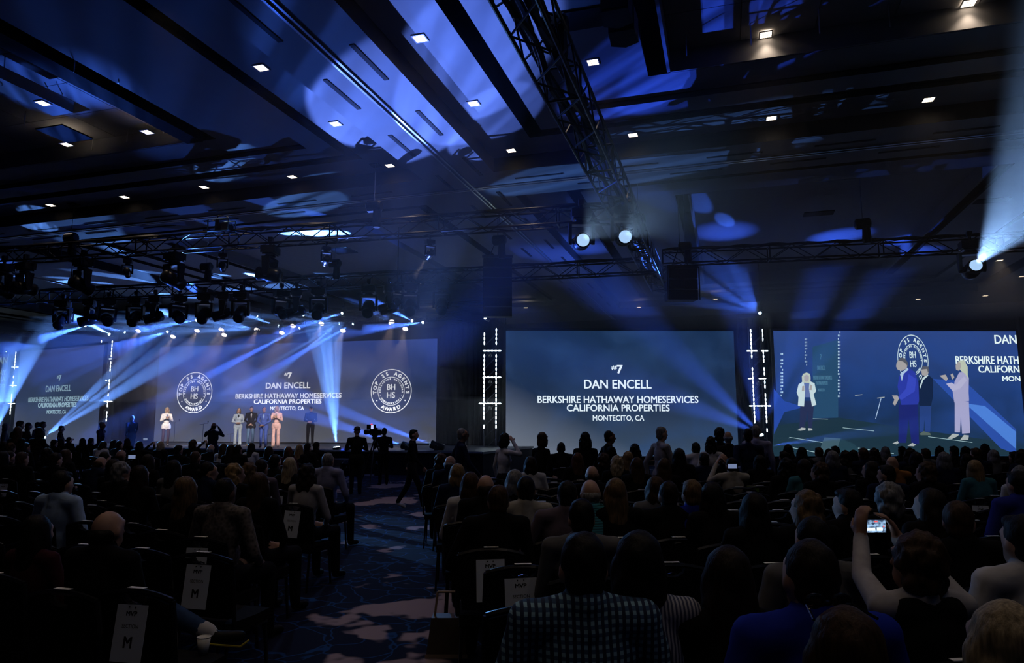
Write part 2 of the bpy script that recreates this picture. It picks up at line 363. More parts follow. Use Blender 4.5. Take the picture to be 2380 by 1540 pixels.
SRT = Screen('projection_screen', 'cloudy navy screen with white lettering between the two light towers', atz(1176, 768, ZT), atz(1704.6, 769, ZT), ZT, .42, m_txts)
SRL = Screen('projection_screen', 'live picture screen showing clapping people at the right edge', atz(1797.7, 768.6, ZT), atz(2361, 769.4, ZT), ZT, .42, m_live)
SLT = Screen('projection_screen', 'narrow-looking pale blue lettered screen left of the wide stage screen', atz(48, 818, ZT), atz(241.6, 800, ZT), ZT, .6, m_txtl)
_p = atz(20, 822, ZT); _d = (atz(48, 818, ZT)-atz(241.6, 800, ZT)); _d.z = 0; _d.normalize()
SLL = Screen('projection_screen', 'cropped screen at the left picture edge with cut-off lettering', _p+_d*9.8+Vector((0, -2.2, 0)), _p, ZT, .6, m_txtl)
def name_card(sc, cx, top, kx, ky, m):
    # positions given in metres of the nominal 10.1 x 5.5 m picture
    sc.text('7', cx+.10*kx, top-1.88*ky, .26*kx, .37*ky, m, bold=.035); sc.text('#', cx-.15*kx, top-1.72*ky, .25*kx, .20*ky, m, bold=.02)
    sc.text('DAN ENCELL', cx, top-2.55*ky, 2.97*kx, .40*ky, m, bold=.016)
    sc.text('BERKSHIRE HATHAWAY HOMESERVICES', cx, top-3.18*ky, 7.06*kx, .315*ky, m, bold=.016)
    sc.text('CALIFORNIA PROPERTIES', cx, top-3.54*ky, 4.51*kx, .30*ky, m, bold=.016)
    sc.text('MONTECITO, CA', cx, top-3.95*ky, 2.25*kx, .24*ky, m, bold=.01)
name_card(SRT, SRT.uv(1436, 900)[0], SRT.h, 1, 1, m_ltr)
u, v = LED.uv(669, 902); name_card(LED, u, v+2.55*.78, .845, .78, m_ltr2)
u, v = SLT.uv(135, 909); name_card(SLT, u, v+2.55*.86, .82, .86, m_ltr3)
u, v = SLL.uv(19, 840)
for tx, px, py, cap, wd in (('DAN', 11, 844, .40, 1.0), ('BERKSHIRE HATHAWAY', -22, 872, .32, 4.2), ('CALIFORNIA', 1, 886, .30, 2.3), ('MONTECITO', 13, 900, .22, 1.2)):
    uu, vv = SLL.uv(px, py); SLL.text(tx, min(uu, SLL.w-wd/2-.05), vv, wd, cap, m_ltr3, bold=.016)
def ring_mesh(sc, cx, cz, r0, r1, m, par, y=-.006, n=48):
    mb = MB(); vs = []
    for r in (r0, r1):
        for i in range(n): a = 2*PI*i/n; vs.append((cx+math.cos(a)*r, y, cz+math.sin(a)*r))
    mb.add(vs, [(i, n+i, n+(i+1) % n, (i+1) % n) for i in range(n)])
    mb.add([(a, y+.003, c) for a, b, c in vs], [(i, (i+1) % n, n+(i+1) % n, n+i) for i in range(n)])
    return mb.build('emblem_ring', m, par)
def arc_text(sc, txt, cx, cz, r, cap, a0, a1, m, par, flip=False, bold=.02):
    n = len(txt)
    for i, ch in enumerate(txt):
        if ch == ' ': continue
        a = a0+(a1-a0)*(i+.5)/n; me = text_mesh(ch, bold); xs_ = [q.co.x for q in me.vertices]
        if not xs_: continue
        c0 = (min(xs_)+max(xs_))/2; k = cap/.729; rot = (a-PI/2) if not flip else (a+PI/2); ca, sa = math.cos(rot), math.sin(rot)
        for q in me.vertices:
            lx = (q.co.x-c0)*k; ly = (q.co.y-.36)*k
            q.co = (cx+math.cos(a)*r+lx*ca-ly*sa, -.006-q.co.z, cz+math.sin(a)*r+lx*sa+ly*ca)
        me.materials.append(m); obj('lettering', me, par)
def emblem(sc, px, py, R, m, small=True):
    cx, cz = sc.uv(px, py)
    par = obj('award_emblem', MB().add([(cx-.01, -.002, cz), (cx+.01, -.002, cz), (cx, -.002, cz+.01)], [(0, 1, 2)]).mesh('award_emblem', m), sc.t)
    k = R/1.07
    ring_mesh(sc, cx, cz, R*.965, R, m, par); ring_mesh(sc, cx, cz, R*.63, R*.655, m, par)
    D = math.radians
    arc_text(sc, 'TOP 25 AGENTS', cx, cz, R*.81, R*.17, D(192), D(-12), m, par, bold=.04)
    arc_text(sc, 'AWARD', cx, cz, R*.81, R*.17, D(235), D(305), m, par, True, bold=.04)
    arc_text(sc, 'BERKSHIRE HATHAWAY', cx, cz, R*.555, R*.075, D(190), D(-10), m, par, bold=.05)
    arc_text(sc, 'HOMESERVICES', cx, cz, R*.555, R*.075, D(212), D(328), m, par, True, bold=.05)
    for a, r in ((D(212), .81), (D(328), .81), (D(200), .555), (D(340), .555)): ring_mesh(sc, cx+math.cos(a)*R*r, cz+math.sin(a)*R*r, 0.002, R*(.03 if r > .7 else .018), m, par, n=10)
    for tx, dz in (('BH', .06), ('HS', -.30)):
        me = text_mesh(tx, .01); xs_ = [q.co.x for q in me.vertices]; x0, x1 = min(xs_), max(xs_)
        for q in me.vertices: q.co = (cx+(q.co.x-(x0+x1)/2)*R*.40/(x1-x0), -.006-q.co.z, cz+dz*R+q.co.y*R*.27/.729)
        me.materials.append(m); obj('lettering', me, par)
emblem(LED, 452, 912, 1.07, m_ltr2); emblem(LED, 909, 908.5, 1.07, m_ltr2)
# ------------------------------------------------------------------ what the live screen shows (a flat picture on the screen)
def em(name, c, s=1.0): return mat('picture_'+name, (.02, .02, .02), emit=c, estr=s)
K = 680/2380
def LV(l): return [(1700+x*K, 760+y*K) for x, y in l]
SRL.flat('picture_floor', LV([(345, 800), (870, 735), (2315, 950), (2315, 1040), (1050, 1045), (330, 1050)]), em('floor', (.012, .035, .055)))
SRL.flat('picture_panel', LV([(660, 160), (868, 100), (868, 735), (660, 740)]), em('panel', (.02, .075, .16)), -.003)
for pts in ([(470, 893), (740, 935), (740, 939), (470, 897)], [(440, 966), (685, 1015), (685, 1020), (440, 970)], [(1030, 980), (1320, 1025), (1320, 1030), (1030, 986)], [(905, 815), (1160, 842), (1160, 846), (905, 819)], [(1600, 888), (1960, 935), (1960, 939), (1600, 892)], [(660, 742), (785, 746), (785, 750), (660, 746)]):
    SRL.flat('picture_edge_line', LV(pts), em('line', (.42, .62, .66)), -.006)
SRL.flat('picture_beam', LV([(1640, 420), (1900, 440), (2315, 830), (2315, 1030), (2190, 985)]), em('beam', (.025, .085, .42)), -.005)
SRL.flat('picture_beam', LV([(1900, 620), (2060, 640), (2315, 850), (2315, 990)]), em('beam2', (.08, .24, .75)), -.0055)
SRL.flat('picture_beam', LV([(345, 500), (345, 870), (430, 690), (590, 650), (430, 600)]), em('beam3', (.02, .07, .40)), -.0055)
SRL.flat('picture_monitor', LV([(755, 895), (890, 905), (1000, 950), (1040, 1000), (1010, 1045), (700, 1045)]), em('monitor', (.018, .055, .08)), -.007)
SRL.flat('picture_monitor_front', LV([(755, 895), (888, 905), (840, 1045), (700, 1045)]), em('monitorf', (.055, .115, .15)), -.008)
# towers in the picture
for (x, y0, y1) in ((605, 90, 340), (875, 35, 590), (410, 210, 600)):
    for k in range(int((y1-y0)/26)):
        for dx in (-6, 7):
            if random.random() < .8: SRL.flat('picture_light', LV([(x+dx-3, y0+k*26), (x+dx+3, y0+k*26), (x+dx+3, y0+k*26+14), (x+dx-3, y0+k*26+14)]), em('towerdot', (.55, .75, .9)), -.007)
for tx, cxp, cyp, wpx, hpx in (('7', 728, 262, 12, 45), ('DAN ENCELL', 732, 350, 66, 40), ('BERKSHIRE HATHAWAY HOMESERVICES', 742, 425, 150, 32), ('CALIFORNIA PROPERTIES', 735, 468, 96, 30), ('MONTECITO', 732, 522, 52, 24)):
    a = SRL.uv(*LV([(cxp, cyp)])[0]); SRL.text(tx, a[0], a[1], wpx*K*.0192, hpx*K*.0192, em('smalltext', (.08, .22, .34)), y=-.007)
for tx, xl, yb, hpx, wm in (('DAN', 2142, 132, 72, .92), ('BERKSHIRE HATH', 1825, 298, 66, 2.69), ('CALIFORN', 2010, 368, 58, 1.67), ('MON', 2205, 438, 42, .60)):
    a = SRL.uv(*LV([(xl, yb)])[0]); ww = SRL.w-a[0]-.01; SRL.text(tx, a[0]+ww/2, a[1], ww, hpx*K*.0192, em('bigtext', (.80, .95, .95), 1.1), y=-.007, bold=.015)
_a = SRL.uv(*LV([(1476, 262)])[0]); 
def live_emblem():
    m = em('emblem', (.70, .88, .92), 1.0); cx, cz = _a; R = 201*K*.0192
    par = obj('award_emblem', MB().add([(cx-.01, -.004, cz), (cx+.01, -.004, cz), (cx, -.004, cz+.01)], [(0, 1, 2)]).mesh('award_emblem', m), SRL.t)
    n = len(SRL.t.children)
    before = set(SRL.t.children)
    ring_mesh(SRL, 0, 0, R*.965, R, m, par); ring_mesh(SRL, 0, 0, R*.60, R*.625, m, par)
    D = math.radians
    arc_text(SRL, 'TOP 25 AGENTS', 0, 0, R*.81, R*.17, D(192), D(-12), m, par, bold=.04)
    arc_text(SRL, 'BERKSHIRE HATHAWAY', 0, 0, R*.545, R*.08, D(190), D(-10), m, par, bold=.05)
    arc_text(SRL, 'D', 0, 0, R*.81, R*.17, D(294), D(308), m, par, True, bold=.04); arc_text(SRL, 'VICES', 0, 0, R*.545, R*.08, D(285), D(325), m, par, True, bold=.05)
    for tx, dz in (('BH', .06), ('HS', -.30)):
        me = text_mesh(tx, .01); xs_ = [q.co.x for q in me.vertices]; x0, x1 = min(xs_), max(xs_)
        for q in me.vertices: q.co = ((q.co.x-(x0+x1)/2)*R*.40/(x1-x0), -.006-q.co.z, dz*R+q.co.y*R*.27/.729)
        me.materials.append(m); obj('lettering', me, par)
    for ch in par.children:
        for q in ch.data.vertices: q.co = (q.co.x*.62+cx, q.co.y, q.co.z+cz)
live_emblem()
P_SK = em('skin', (.42, .40, .40)); P_HR = em('grey_hair', (.10, .11, .14)); P_BL = em('blond', (.55, .62, .50)); P_NV = em('blue_suit', (.025, .045, .40)); P_NV2 = em('blue_suit_dark', (.012, .02, .17)); P_DK = em('dark', (.006, .018, .06)); P_JN = em('jeans', (.02, .055, .22)); P_WH = em('white_jacket', (.62, .78, .82)); P_PK = em('pale_suit', (.42, .42, .66)); P_SH = em('shirt', (.45, .62, .85)); P_TR = em('trousers', (.02, .03, .09)); P_SO = em('shoe', (.45, .5, .5))
def LF(name, pts, m, y): SRL.flat(name, LV(pts), m, y)
# woman in white jacket
LF('picture_trousers', [(560, 600), (672, 600), (655, 820), (625, 820), (618, 680), (592, 820), (553, 820)], P_TR, -.010)
LF('picture_shirt', [(585, 440), (640, 440), (650, 570), (580, 570)], em('pattern', (.12, .18, .42)), -.0105)
LF('picture_jacket', [(585, 438), (545, 465), (530, 530), (545, 570), (540, 640), (590, 645), (598, 500)], P_WH, -.011); LF('picture_jacket', [(635, 438), (675, 455), (688, 520), (668, 545), (690, 630), (655, 645), (630, 500)], P_WH, -.011)
LF('picture_hair', [(575, 450), (572, 400), (585, 378), (610, 368), (635, 378), (643, 405), (642, 455)], P_BL, -.011); LF('picture_face', [(590, 400), (610, 385), (630, 400), (628, 430), (610, 445), (592, 430)], P_SK, -.012)
LF('picture_hand', [(575, 480), (592, 475), (592, 515), (572, 520)], P_SK, -.012); LF('picture_hand', [(640, 465), (655, 475), (652, 512), (632, 510)], P_SK, -.012)
LF('picture_shoe', [(535, 838), (570, 815), (602, 820), (600, 836), (560, 842)], P_SO, -.012); LF('picture_shoe', [(622, 820), (650, 822), (662, 838), (625, 842)], P_SO, -.012)
# stands in the picture
LF('picture_stand', [(1005, 552), (1065, 546), (1065, 551), (1005, 557)], P_SO, -.010); LF('picture_stand', [(1185, 574), (1245, 566), (1245, 572), (1185, 580)], P_SO, -.010); LF('picture_stand', [(1213, 580), (1219, 580), (1175, 745), (1169, 745)], P_SH, -.010)
# man in dark jacket behind
LF('picture_jacket', [(1555, 395), (1600, 390), (1640, 420), (1640, 560), (1622, 640), (1530, 640), (1505, 560), (1520, 440)], P_DK, -.010); LF('picture_shirt', [(1530, 480), (1555, 410), (1598, 385), (1600, 395), (1560, 430), (1535, 500)], P_WH, -.0105)
LF('picture_jeans', [(1530, 640), (1625, 640), (1615, 850), (1575, 850), (1570, 740), (1560, 850), (1530, 850)], P_JN, -.010); LF('picture_face', [(1542, 350), (1560, 325), (1600, 330), (1603, 370), (1585, 400), (1550, 390)], P_SK, -.011); LF('picture_hair', [(1545, 345), (1555, 318), (1600, 320), (1608, 350), (1598, 372), (1590, 340)], P_HR, -.0115); LF('picture_shoe', [(1528, 868), (1560, 845), (1615, 860), (1620, 878), (1540, 878)], em('shoe2', (.10, .14, .12)), -.011)
# man in blue suit
LF('picture_trousers', [(1360, 620), (1515, 625), (1525, 950), (1465, 955), (1440, 740), (1420, 940), (1358, 940)], P_NV2, -.012); LF('picture_jacket', [(1400, 355), (1440, 330), (1490, 365), (1520, 450), (1525, 600), (1515, 628), (1380, 632), (1365, 560), (1350, 480), (1365, 400)], P_NV, -.013)
LF('picture_sleeve', [(1440, 380), (1500, 420), (1490, 520), (1385, 590), (1350, 575), (1420, 500)], em('blue_sleeve', (.04, .07, .55)), -.014); LF('picture_shirt', [(1370, 380), (1432, 330), (1440, 345), (1400, 380), (1385, 440)], P_SH, -.0135)
LF('picture_face', [(1342, 290), (1360, 262), (1400, 262), (1430, 300), (1425, 335), (1385, 355), (1350, 345), (1338, 320)], P_SK, -.015); LF('picture_hair', [(1352, 270), (1375, 248), (1410, 252), (1434, 290), (1432, 322), (1420, 300), (1395, 280)], P_HR, -.0155)
LF('picture_hand', [(1305, 555), (1350, 555), (1362, 580), (1330, 640), (1310, 620), (1325, 590)], P_SK, -.015); LF('picture_shoe', [(1308, 945), (1350, 925), (1360, 940), (1345, 952)], P_SO, -.015); LF('picture_shoe', [(1430, 965), (1470, 940), (1500, 955), (1480, 968)], P_SO, -.015)
# woman in pale suit
LF('picture_trousers', [(1815, 600), (1930, 605), (1940, 860), (1875, 865), (1865, 720), (1858, 855), (1815, 855)], P_PK, -.012); LF('picture_jacket', [(1850, 370), (1900, 360), (1930, 410), (1928, 530), (1932, 600), (1812, 612), (1798, 520), (1815, 440)], P_PK, -.013)
LF('picture_sleeve', [(1745, 460), (1790, 450), (1820, 470), (1890, 400), (1915, 430), (1860, 500), (1800, 520)], em('pale_sleeve', (.5, .5, .72)), -.014); LF('picture_hair', [(1830, 310), (1850, 270), (1890, 268), (1920, 320), (1922, 420), (1900, 380), (1870, 360)], P_BL, -.015); LF('picture_face', [(1822, 310), (1840, 280), (1862, 290), (1865, 330), (1848, 355), (1825, 345)], P_SK, -.0155)
LF('picture_hand', [(1692, 395), (1740, 385), (1760, 420), (1745, 440)], P_SK, -.015); LF('picture_hand', [(1780, 385), (1800, 375), (1812, 410), (1795, 425)], P_SK, -.015)
LF('picture_shoe', [(1755, 905), (1800, 865), (1850, 870), (1840, 885), (1790, 910)], P_SO, -.015); LF('picture_shoe', [(1858, 918), (1890, 875), (1930, 880), (1925, 915)], P_SO, -.015)
# ------------------------------------------------------------------ black drape between and above the screens
m_drape = mat('black_drape', (.012, .013, .018), .9, vary=.3, scale=2)
def drape(a, b, z0, z1, label):
    a = Vector((a.x, a.y, 0)); b = Vector((b.x, b.y, 0)); d = b-a; n = Vector((d.y, -d.x, 0)).normalized(); L = d.length; k = max(6, int(L/.09))
    t = thing('stage_drape', label, 'drape', a); vs = []; fs = []
    for i in range(k+1):
        p = d*(i/k)+n*(.06*math.sin(i*PI*.5)+.02*math.sin(i*1.7))
        vs += [(p.x, p.y, z0), (p.x, p.y, z1)]
    fs = [(2*i, 2*i+2, 2*i+3, 2*i+1) for i in range(k)]
    MB().add(vs, fs).build('curtain', m_drape, t, True)
    MB().tube((0, 0, z1), (d.x, d.y, z1), .025).build('curtain_pole', m_black, t)
    for f in (0, .5, 1): MB().tube((d.x*f, d.y*f, 0), (d.x*f, d.y*f, z1), .025).build('upright', m_black, t)
e = LED.o+LED.u*LED.w
drape(e+Vector((.15, .5, 0)), SRT.o+Vector((-.2, .6, 0)), 0, 6.6, 'black pleated drape between the wide screen and the next lettered screen')
drape(SRT.o+SRT.u*SRT.w+Vector((.2, .8, 0)), SRL.o+Vector((-.2, .8, 0)), 0, 6.6, 'black pleated drape behind the light tower beside the live screen')
drape(SLT.o+SLT.u*SLT.w+Vector((0, .9, 0)), LED.o+Vector((-.1, .6, 0)), 0, 6.6, 'black pleated drape at the wide screen\'s outer end near the suited men')
drape(SRL.o+SRL.u*SRL.w+Vector((.15, .3, 0)), SRL.o+SRL.u*(SRL.w+4)+Vector((0, .3, 0)), 0, 6.6, 'black drape past the live screen at the picture\'s right edge')
# ================================================================== light towers
m_alu = mat('truss_aluminium_black', (.035, .035, .038), .35, .6)
m_alu2 = mat('tower_aluminium', (.25, .25, .27), .3, .8)
m_pix = mat('led_pixel', (.1, .1, .1), emit=(.72, .88, 1.0), estr=9.0)
m_strip = mat('led_strip_housing', (.02, .02, .025), .4)
m_fix = mat('fixture_black', (.010, .010, .012), .32, spec=.5)
pixel = MB().ell((0, 0, 0), (.028, .028, .085), n=6, k=5).mesh('led_pixel', m_pix)
pixh = MB().ell((0, 0, 0), (.085, .028, .028), n=6, k=5).mesh('led_pixel', m_pix)
def tower(px, ytop, ydark, depth, label, yb=1015, seed=0, ry=0.0):
    rnd = random.Random(seed); top = atd(px, ytop, depth); base = Vector((top.x, top.y, 0)); z1 = top.z; zl = atd(px, ydark, depth).z
    ang = math.atan2(cR[1], cR[0])+ry
    t = thing('light_tower', label, 'light tower', base, ang)
    w = .26
    for sx in (-w, w):
        MB().tube((sx, .12, 0), (sx, .12, z1), .025).build('chord', m_alu2, t); MB().tube((sx, -.12, 0), (sx, -.12, z1), .025).build('chord', m_alu2, t)
        s = MB().bounds(sx-.03, sx+.03, -.19, -.15, zl, z1).build('led_strip', m_strip, t)
        z = zl+.1
        while z < z1-.05:
            if rnd.random() < .84: obj('led_pixel', pixel, s, (sx, -.20, z))
            z += .19
    k = 0; z = .2
    while z < z1-.5:
        for y in (-.12, .12): MB().tube((-w, y, z), (w, y, z+.5), .012, n=5).build('brace', m_alu2, t)
        z += .5
    for f in (.24, .50, .755):
        zz = z1-(z1-zl)*f
        c = MB().bounds(-.48, .48, -.2, -.14, zz-.03, zz+.03).build('cross_bar', m_strip, t)
        for i in range(6):
            if rnd.random() < .85: obj('led_pixel', pixh, c, (-.4+i*.16, -.21, zz))
        lam = MB().lathe((0, -.05, zz-.28), [(.07, 0), (.1, .05), (.1, .12), (.06, .2)], 10).build('strobe_lamp', m_fix, t)
    MB().bounds(-.45, .45, -.45, .45, 0, .03).build('base_plate', m_alu2, t)
    return t
tower(1140, 760, 996, 30.5, 'light tower just left of the central lettered screen', seed=1)
tower(1754, 758, 1004, 31.0, 'light tower between the central screen and the live screen', seed=2)
tower(251, 789, 980, 37.5, 'light tower at the wide screen\'s left end', seed=3, ry=.3)
tower(28, 814, 978, 44, 'light tower at the left picture edge', seed=4, ry=.4)
# ================================================================== trusses
def truss(A, B, size, label, bay=.6, hdark=True, r=.026):
    A = Vector(A); B = Vector(B); d = B-A; L = d.length; q = d.to_track_quat('X', 'Z'); h = size/2
    t = thing('lighting_truss', label, 'truss', A); t.rotation_mode = 'QUATERNION'; t.rotation_quaternion = q
    for y in (-h, h):
        for z in (-h, h): MB().tube((0, y, z), (L, y, z), r).build('chord', m_alu, t)
    n = max(2, int(L/bay)); s = L/n
    dm = MB().tube((0, 0, -h), (s, 0, h), r*.55, n=5).mesh('brace', m_alu); um = MB().tube((0, 0, h), (s, 0, -h), r*.55, n=5).mesh('brace', m_alu)
    dt = MB().tube((0, -h, 0), (s, h, 0), r*.55, n=5).mesh('brace', m_alu); ut = MB().tube((0, h, 0), (s, -h, 0), r*.55, n=5).mesh('brace', m_alu)
    for i in range(n):
        for y in (-h, h): obj('brace', dm if i % 2 else um, t, (i*s, y, 0))
        for z in (-h, h): obj('brace', dt if i % 2 else ut, t, (i*s, 0, z))
    pm = MB()
    for z in (-h, h): pm.tube((0, -h, z), (0, h, z), r*.8, n=5)
    for y in (-h, h): pm.tube((0, y, -h), (0, y, h), r*.8, n=5)
    pme = pm.mesh('end_frame', m_alu)
    for i in range(0, n+1, 5): obj('end_frame', pme, t, (i*s, 0, 0))
    return t, q, L
def cable_run(t, L, size, seed, r=.03, k=40):
    rnd = random.Random(seed); h = size/2
    for j in range(2):
        pts = [(L*i/k, -.06+.12*j+rnd.uniform(-.03, .03), h+.03+abs(math.sin(i*.9+j))*.05) for i in range(k+1)]
        MB().path(pts, r).build('cable', m_black, t)
T1z, T2z, T3z = 6.9, 6.9, 6.75
T1a = atz(1160, -120, T1z); T1b = atz(1534, 665, T1z)
t1 = truss(T1a, T1b, .52, 'broad lighting truss running from above the camera towards the stage', .62, r=.03); cable_run(t1[0], t1[2], .52, 1, .045)
for _j, (_y, _z) in enumerate(((-.12, -.1), (.1, -.14), (.14, .05), (-.03, .1))): MB().path([(t1[2]*i/60, _y+.05*math.sin(i*.7+_j), _z+.04*math.sin(i*1.1+2*_j)) for i in range(61)], .045).build('cable_bundle', m_black, t1[0])
T2a = atz(-60, 600, T2z); T2b = atz(1470, 492, T2z)
t2 = truss(T2a, T2b, .42, 'long lighting truss over the audience ending under the broad truss', .6, r=.028); cable_run(t2[0], t2[2], .42, 2)
T3a = atz(-40, 697, T3z); T3b = atz(1520, 618, T3z)
t3 = truss(T3a, T3b, .42, 'rear lighting truss above the stage hung with many moving heads', .6, r=.028); cable_run(t3[0], t3[2], .42, 3)
T5a = atz(1540, 600, T2z); T5b = atz(2440, 560, T2z)
t5 = truss(T5a, T5b, .42, 'dark lighting truss above the live screen', .6); cable_run(t5[0], t5[2], .42, 4)
T4a = Vector((-40, 27.9, 6.75)); T4b = Vector((-11.6, 29.7, 6.75))
def on_t4(px, py, dy=0.0):
    n = Vector((T4b.y-T4a.y, T4a.x-T4b.x, 0)); d = Vector(ray(px, py)); c = Vector(cC); o = T4a+Vector((0, dy, 0)); return c+d*((o-c).dot(n)/d.dot(n))
def roof(p):
    bpy.context.view_layer.update(); dg = bpy.context.evaluated_depsgraph_get()
    h, l, _n, _i, _o, _m = S.ray_cast(dg, Vector(p)+Vector((0, 0, .9)), Vector((0, 0, 1))); return l.z if h else 8.0
t4 = truss(T4a, T4b, .3, 'slim truss directly over the wide screen carrying warm lamps', .6, r=.02)
# chain hoists with hanging wires
m_tagw = mat('hoist_label', (.55, .57, .6), .5)
m_wire = mat('hoist_chain', (.3, .3, .32), .3, .8)
def hoist(px, py, z, label, sc=1.0, oval=False, ztop=7.98):
    p = atz(px, py, z); ztop = roof(p)+.005; t = thing('chain_hoist', label, 'chain hoist', p)
    MB().lathe((-.2*sc, 0, 0), [(.1*sc, 0), (.15*sc, .04*sc), (.15*sc, .36*sc), (.1*sc, .4*sc)], 12, R=Matrix.Rotation(PI/2, 3, 'Y')).build('motor_body', m_fix, t)
    MB().tube((0, 0, .1*sc), (0, 0, ztop-z), .008, n=5).build('chain', m_wire, t)
    MB().lathe((.08*sc, 0, -.55*sc), [(.09*sc, 0), (.12*sc, .1*sc), (.1*sc, .42*sc)], 8).build('chain_bag', m_black, t)
    MB().bounds(-.12*sc, .12*sc, -.12*sc, .12*sc, ztop-z-.03, ztop-z).build('ceiling_plate', m_fix, t)
    if oval:
        MB().ell((0, 0, 0), (.13, .02, .085), n=16, k=8, R=Matrix.Rotation(TH, 3, 'Z')).build('rating_plate', m_tagw, t).location = Vector(-cF0*.17)
    return t
hoist(1287, 60, 7.25, 'black chain hoist with pale oval plate on the broad truss', 1.0, True, 8.5)
for i, (px, py, z, s_) in enumerate(((870, 480, 7.25, 'over the long audience truss beneath a thin chain'), (165, 553, 7.3, 'on the audience truss near the left edge'), (778, 612, 7.05, 'above the rear truss under a bright chain'), (1160, 558, 7.1, 'above the tall black speaker column'), (1592, 573, 7.2, 'above the boxy black speaker'), (1483, 508, 7.3, 'where the two trusses meet'), (2005, 520, 7.2, 'on the dark truss above the live screen'), (480, 620, 7.1, 'behind the black moving head on the audience truss'))):
    hoist(px, py, z, 'black chain hoist '+s_, 1.0)
# control box on the long truss
p = atz(515, 527, 7.2); cb = thing('dimmer_rack', 'open-framed control box strapped on top of the audience truss', 'control box', p, math.atan2(t2[1].to_matrix()[1][0], t2[1].to_matrix()[0][0]))
m = MB()
for x in (-.32, .32):
    for y in (-.16, .16): m.tube((x, y, -.15), (x, y, .18), .018)
for y in (-.16, .16):
    for z in (-.15, .18): m.tube((-.32, y, z), (.32, y, z), .018)
m.build('cage_frame', mat('rack_frame', (.10, .22, .24), .4, .3), cb); MB().bounds(-.1, .02, -.15, .15, -.13, .16).build('power_module', m_fix, cb); MB().bounds(.08, .28, -.14, .14, -.13, .08).build('power_module', m_fix, cb)
cbl = MB(); cbl.path([(-.3+.05*i, .05*math.sin(i), .2+.12*math.sin(i*PI/12)) for i in range(13)], .015); cbl.build('cable_loop', m_black, cb)
# ================================================================== moving heads
m_lens_off = mat('lens_dark', (.03, .035, .05), .1, spec=.8)
m_lens = mat('lens_lit_blue', (.1, .1, .1), emit=(.55, .78, 1.0), estr=14.0)
m_lens2 = mat('lens_lit_pale', (.1, .1, .1), emit=(.42, .66, 1.0), estr=1.0)
m_lensw = mat('lens_lit_warm', (.1, .1, .1), emit=(1.0, .80, .74), estr=6.0)
mh_base = MB().bounds(-.19, .19, -.15, .15, -.16, 0).bounds(-.16, .16, -.12, .12, -.19, -.16).bounds(-.1, .1, -.155, -.15, -.12, -.05).mesh('fixture_base', m_fix)
mh_arm = MB().poly([(0, -.09, 0), (0, .09, 0), (0, .06, -.36), (0, .02, -.42), (0, -.02, -.42), (0, -.06, -.36)], (.06, 0, 0)).mesh('yoke_arm', m_fix)
mh_bridge = MB().lathe((0, 0, -.05), [(.1, 0), (.12, .02), (.12, .05)], 12).bounds(-.24, .24, -.09, .09, -.1, -.05).mesh('yoke_bridge', m_fix)
mh_head = MB().lathe((0, 0, 0), [(.10, -.27), (.15, -.24), (.165, -.12), (.165, .02), (.14, .06), (.15, .2), (.155, .24), (.14, .27)], 14)
for s in (-1, 1): mh_head.bounds(s*.16-.02, s*.16+.02, -.05, .05, -.07, .07)
mh_head = mh_head.mesh('lamp_head', m_fix, True)
mh_lens = MB().lathe((0, 0, .262), [(.125, 0), (.12, .012), (.08, .02)], 14)
mh_lenses = [mh_lens.mesh('lens', k) for k in (m_lens_off, m_lens, m_lens2, m_lensw)]
mh_clamp = MB().tube((0, 0, 0), (0, 0, .14), .035).bounds(-.05, .05, -.05, .05, .1, .22).mesh('clamp', m_alu)
def moving_head(p, aim, label, lens=0, hang=True, sc=1.0, group=None):
    p = Vector(p); d = (Vector(aim)-p).normalized()
    t = thing('moving_head_light', label, 'stage light', p, 0, group); s = sc
    yaw = math.atan2(d.y, d.x)-PI/2
    if abs(d.z) > .97: yaw = TH
    sg = 1 if hang else -1
    Rz = Matrix.Rotation(yaw, 4, 'Z')
    def put(nm, me, loc, extra=None, par=None):
        o = obj(nm, me, par or t)
        mtx = Rz @ Matrix.Translation(Vector(loc)*s) @ (extra or Matrix.Identity(4)) @ Matrix.Scale(s, 4); o.matrix_local = mtx; return o
    fl = Matrix.Identity(4) if hang else Matrix.Rotation(PI, 4, 'X')
    put('fixture_base', mh_base, (0, 0, sg*.62), fl); put('yoke_bridge', mh_bridge, (0, 0, sg*.42), fl)
    put('yoke_arm', mh_arm, (.19, 0, sg*.36), fl); put('yoke_arm', mh_arm, (-.25, 0, sg*.36), fl)
    if hang: put('clamp', mh_clamp, (0, 0, .62))
    hd = obj('lamp_head', mh_head, t); q = d.to_track_quat('Z', 'Y'); hd.matrix_local = Matrix.LocRotScale(Vector((0, 0, 0)), q, Vector((s, s, s)))
    ln = obj('lens', mh_lenses[lens], hd)
    return t, p+d*.32*s, d
ORD = 'first second third fourth fifth sixth seventh eighth ninth tenth eleventh twelfth thirteenth fourteenth fifteenth sixteenth seventeenth eighteenth nineteenth twentieth twenty-first twenty-second twenty-third twenty-fourth twenty-fifth twenty-sixth twenty-seventh twenty-eighth twenty-ninth thirtieth'.split()
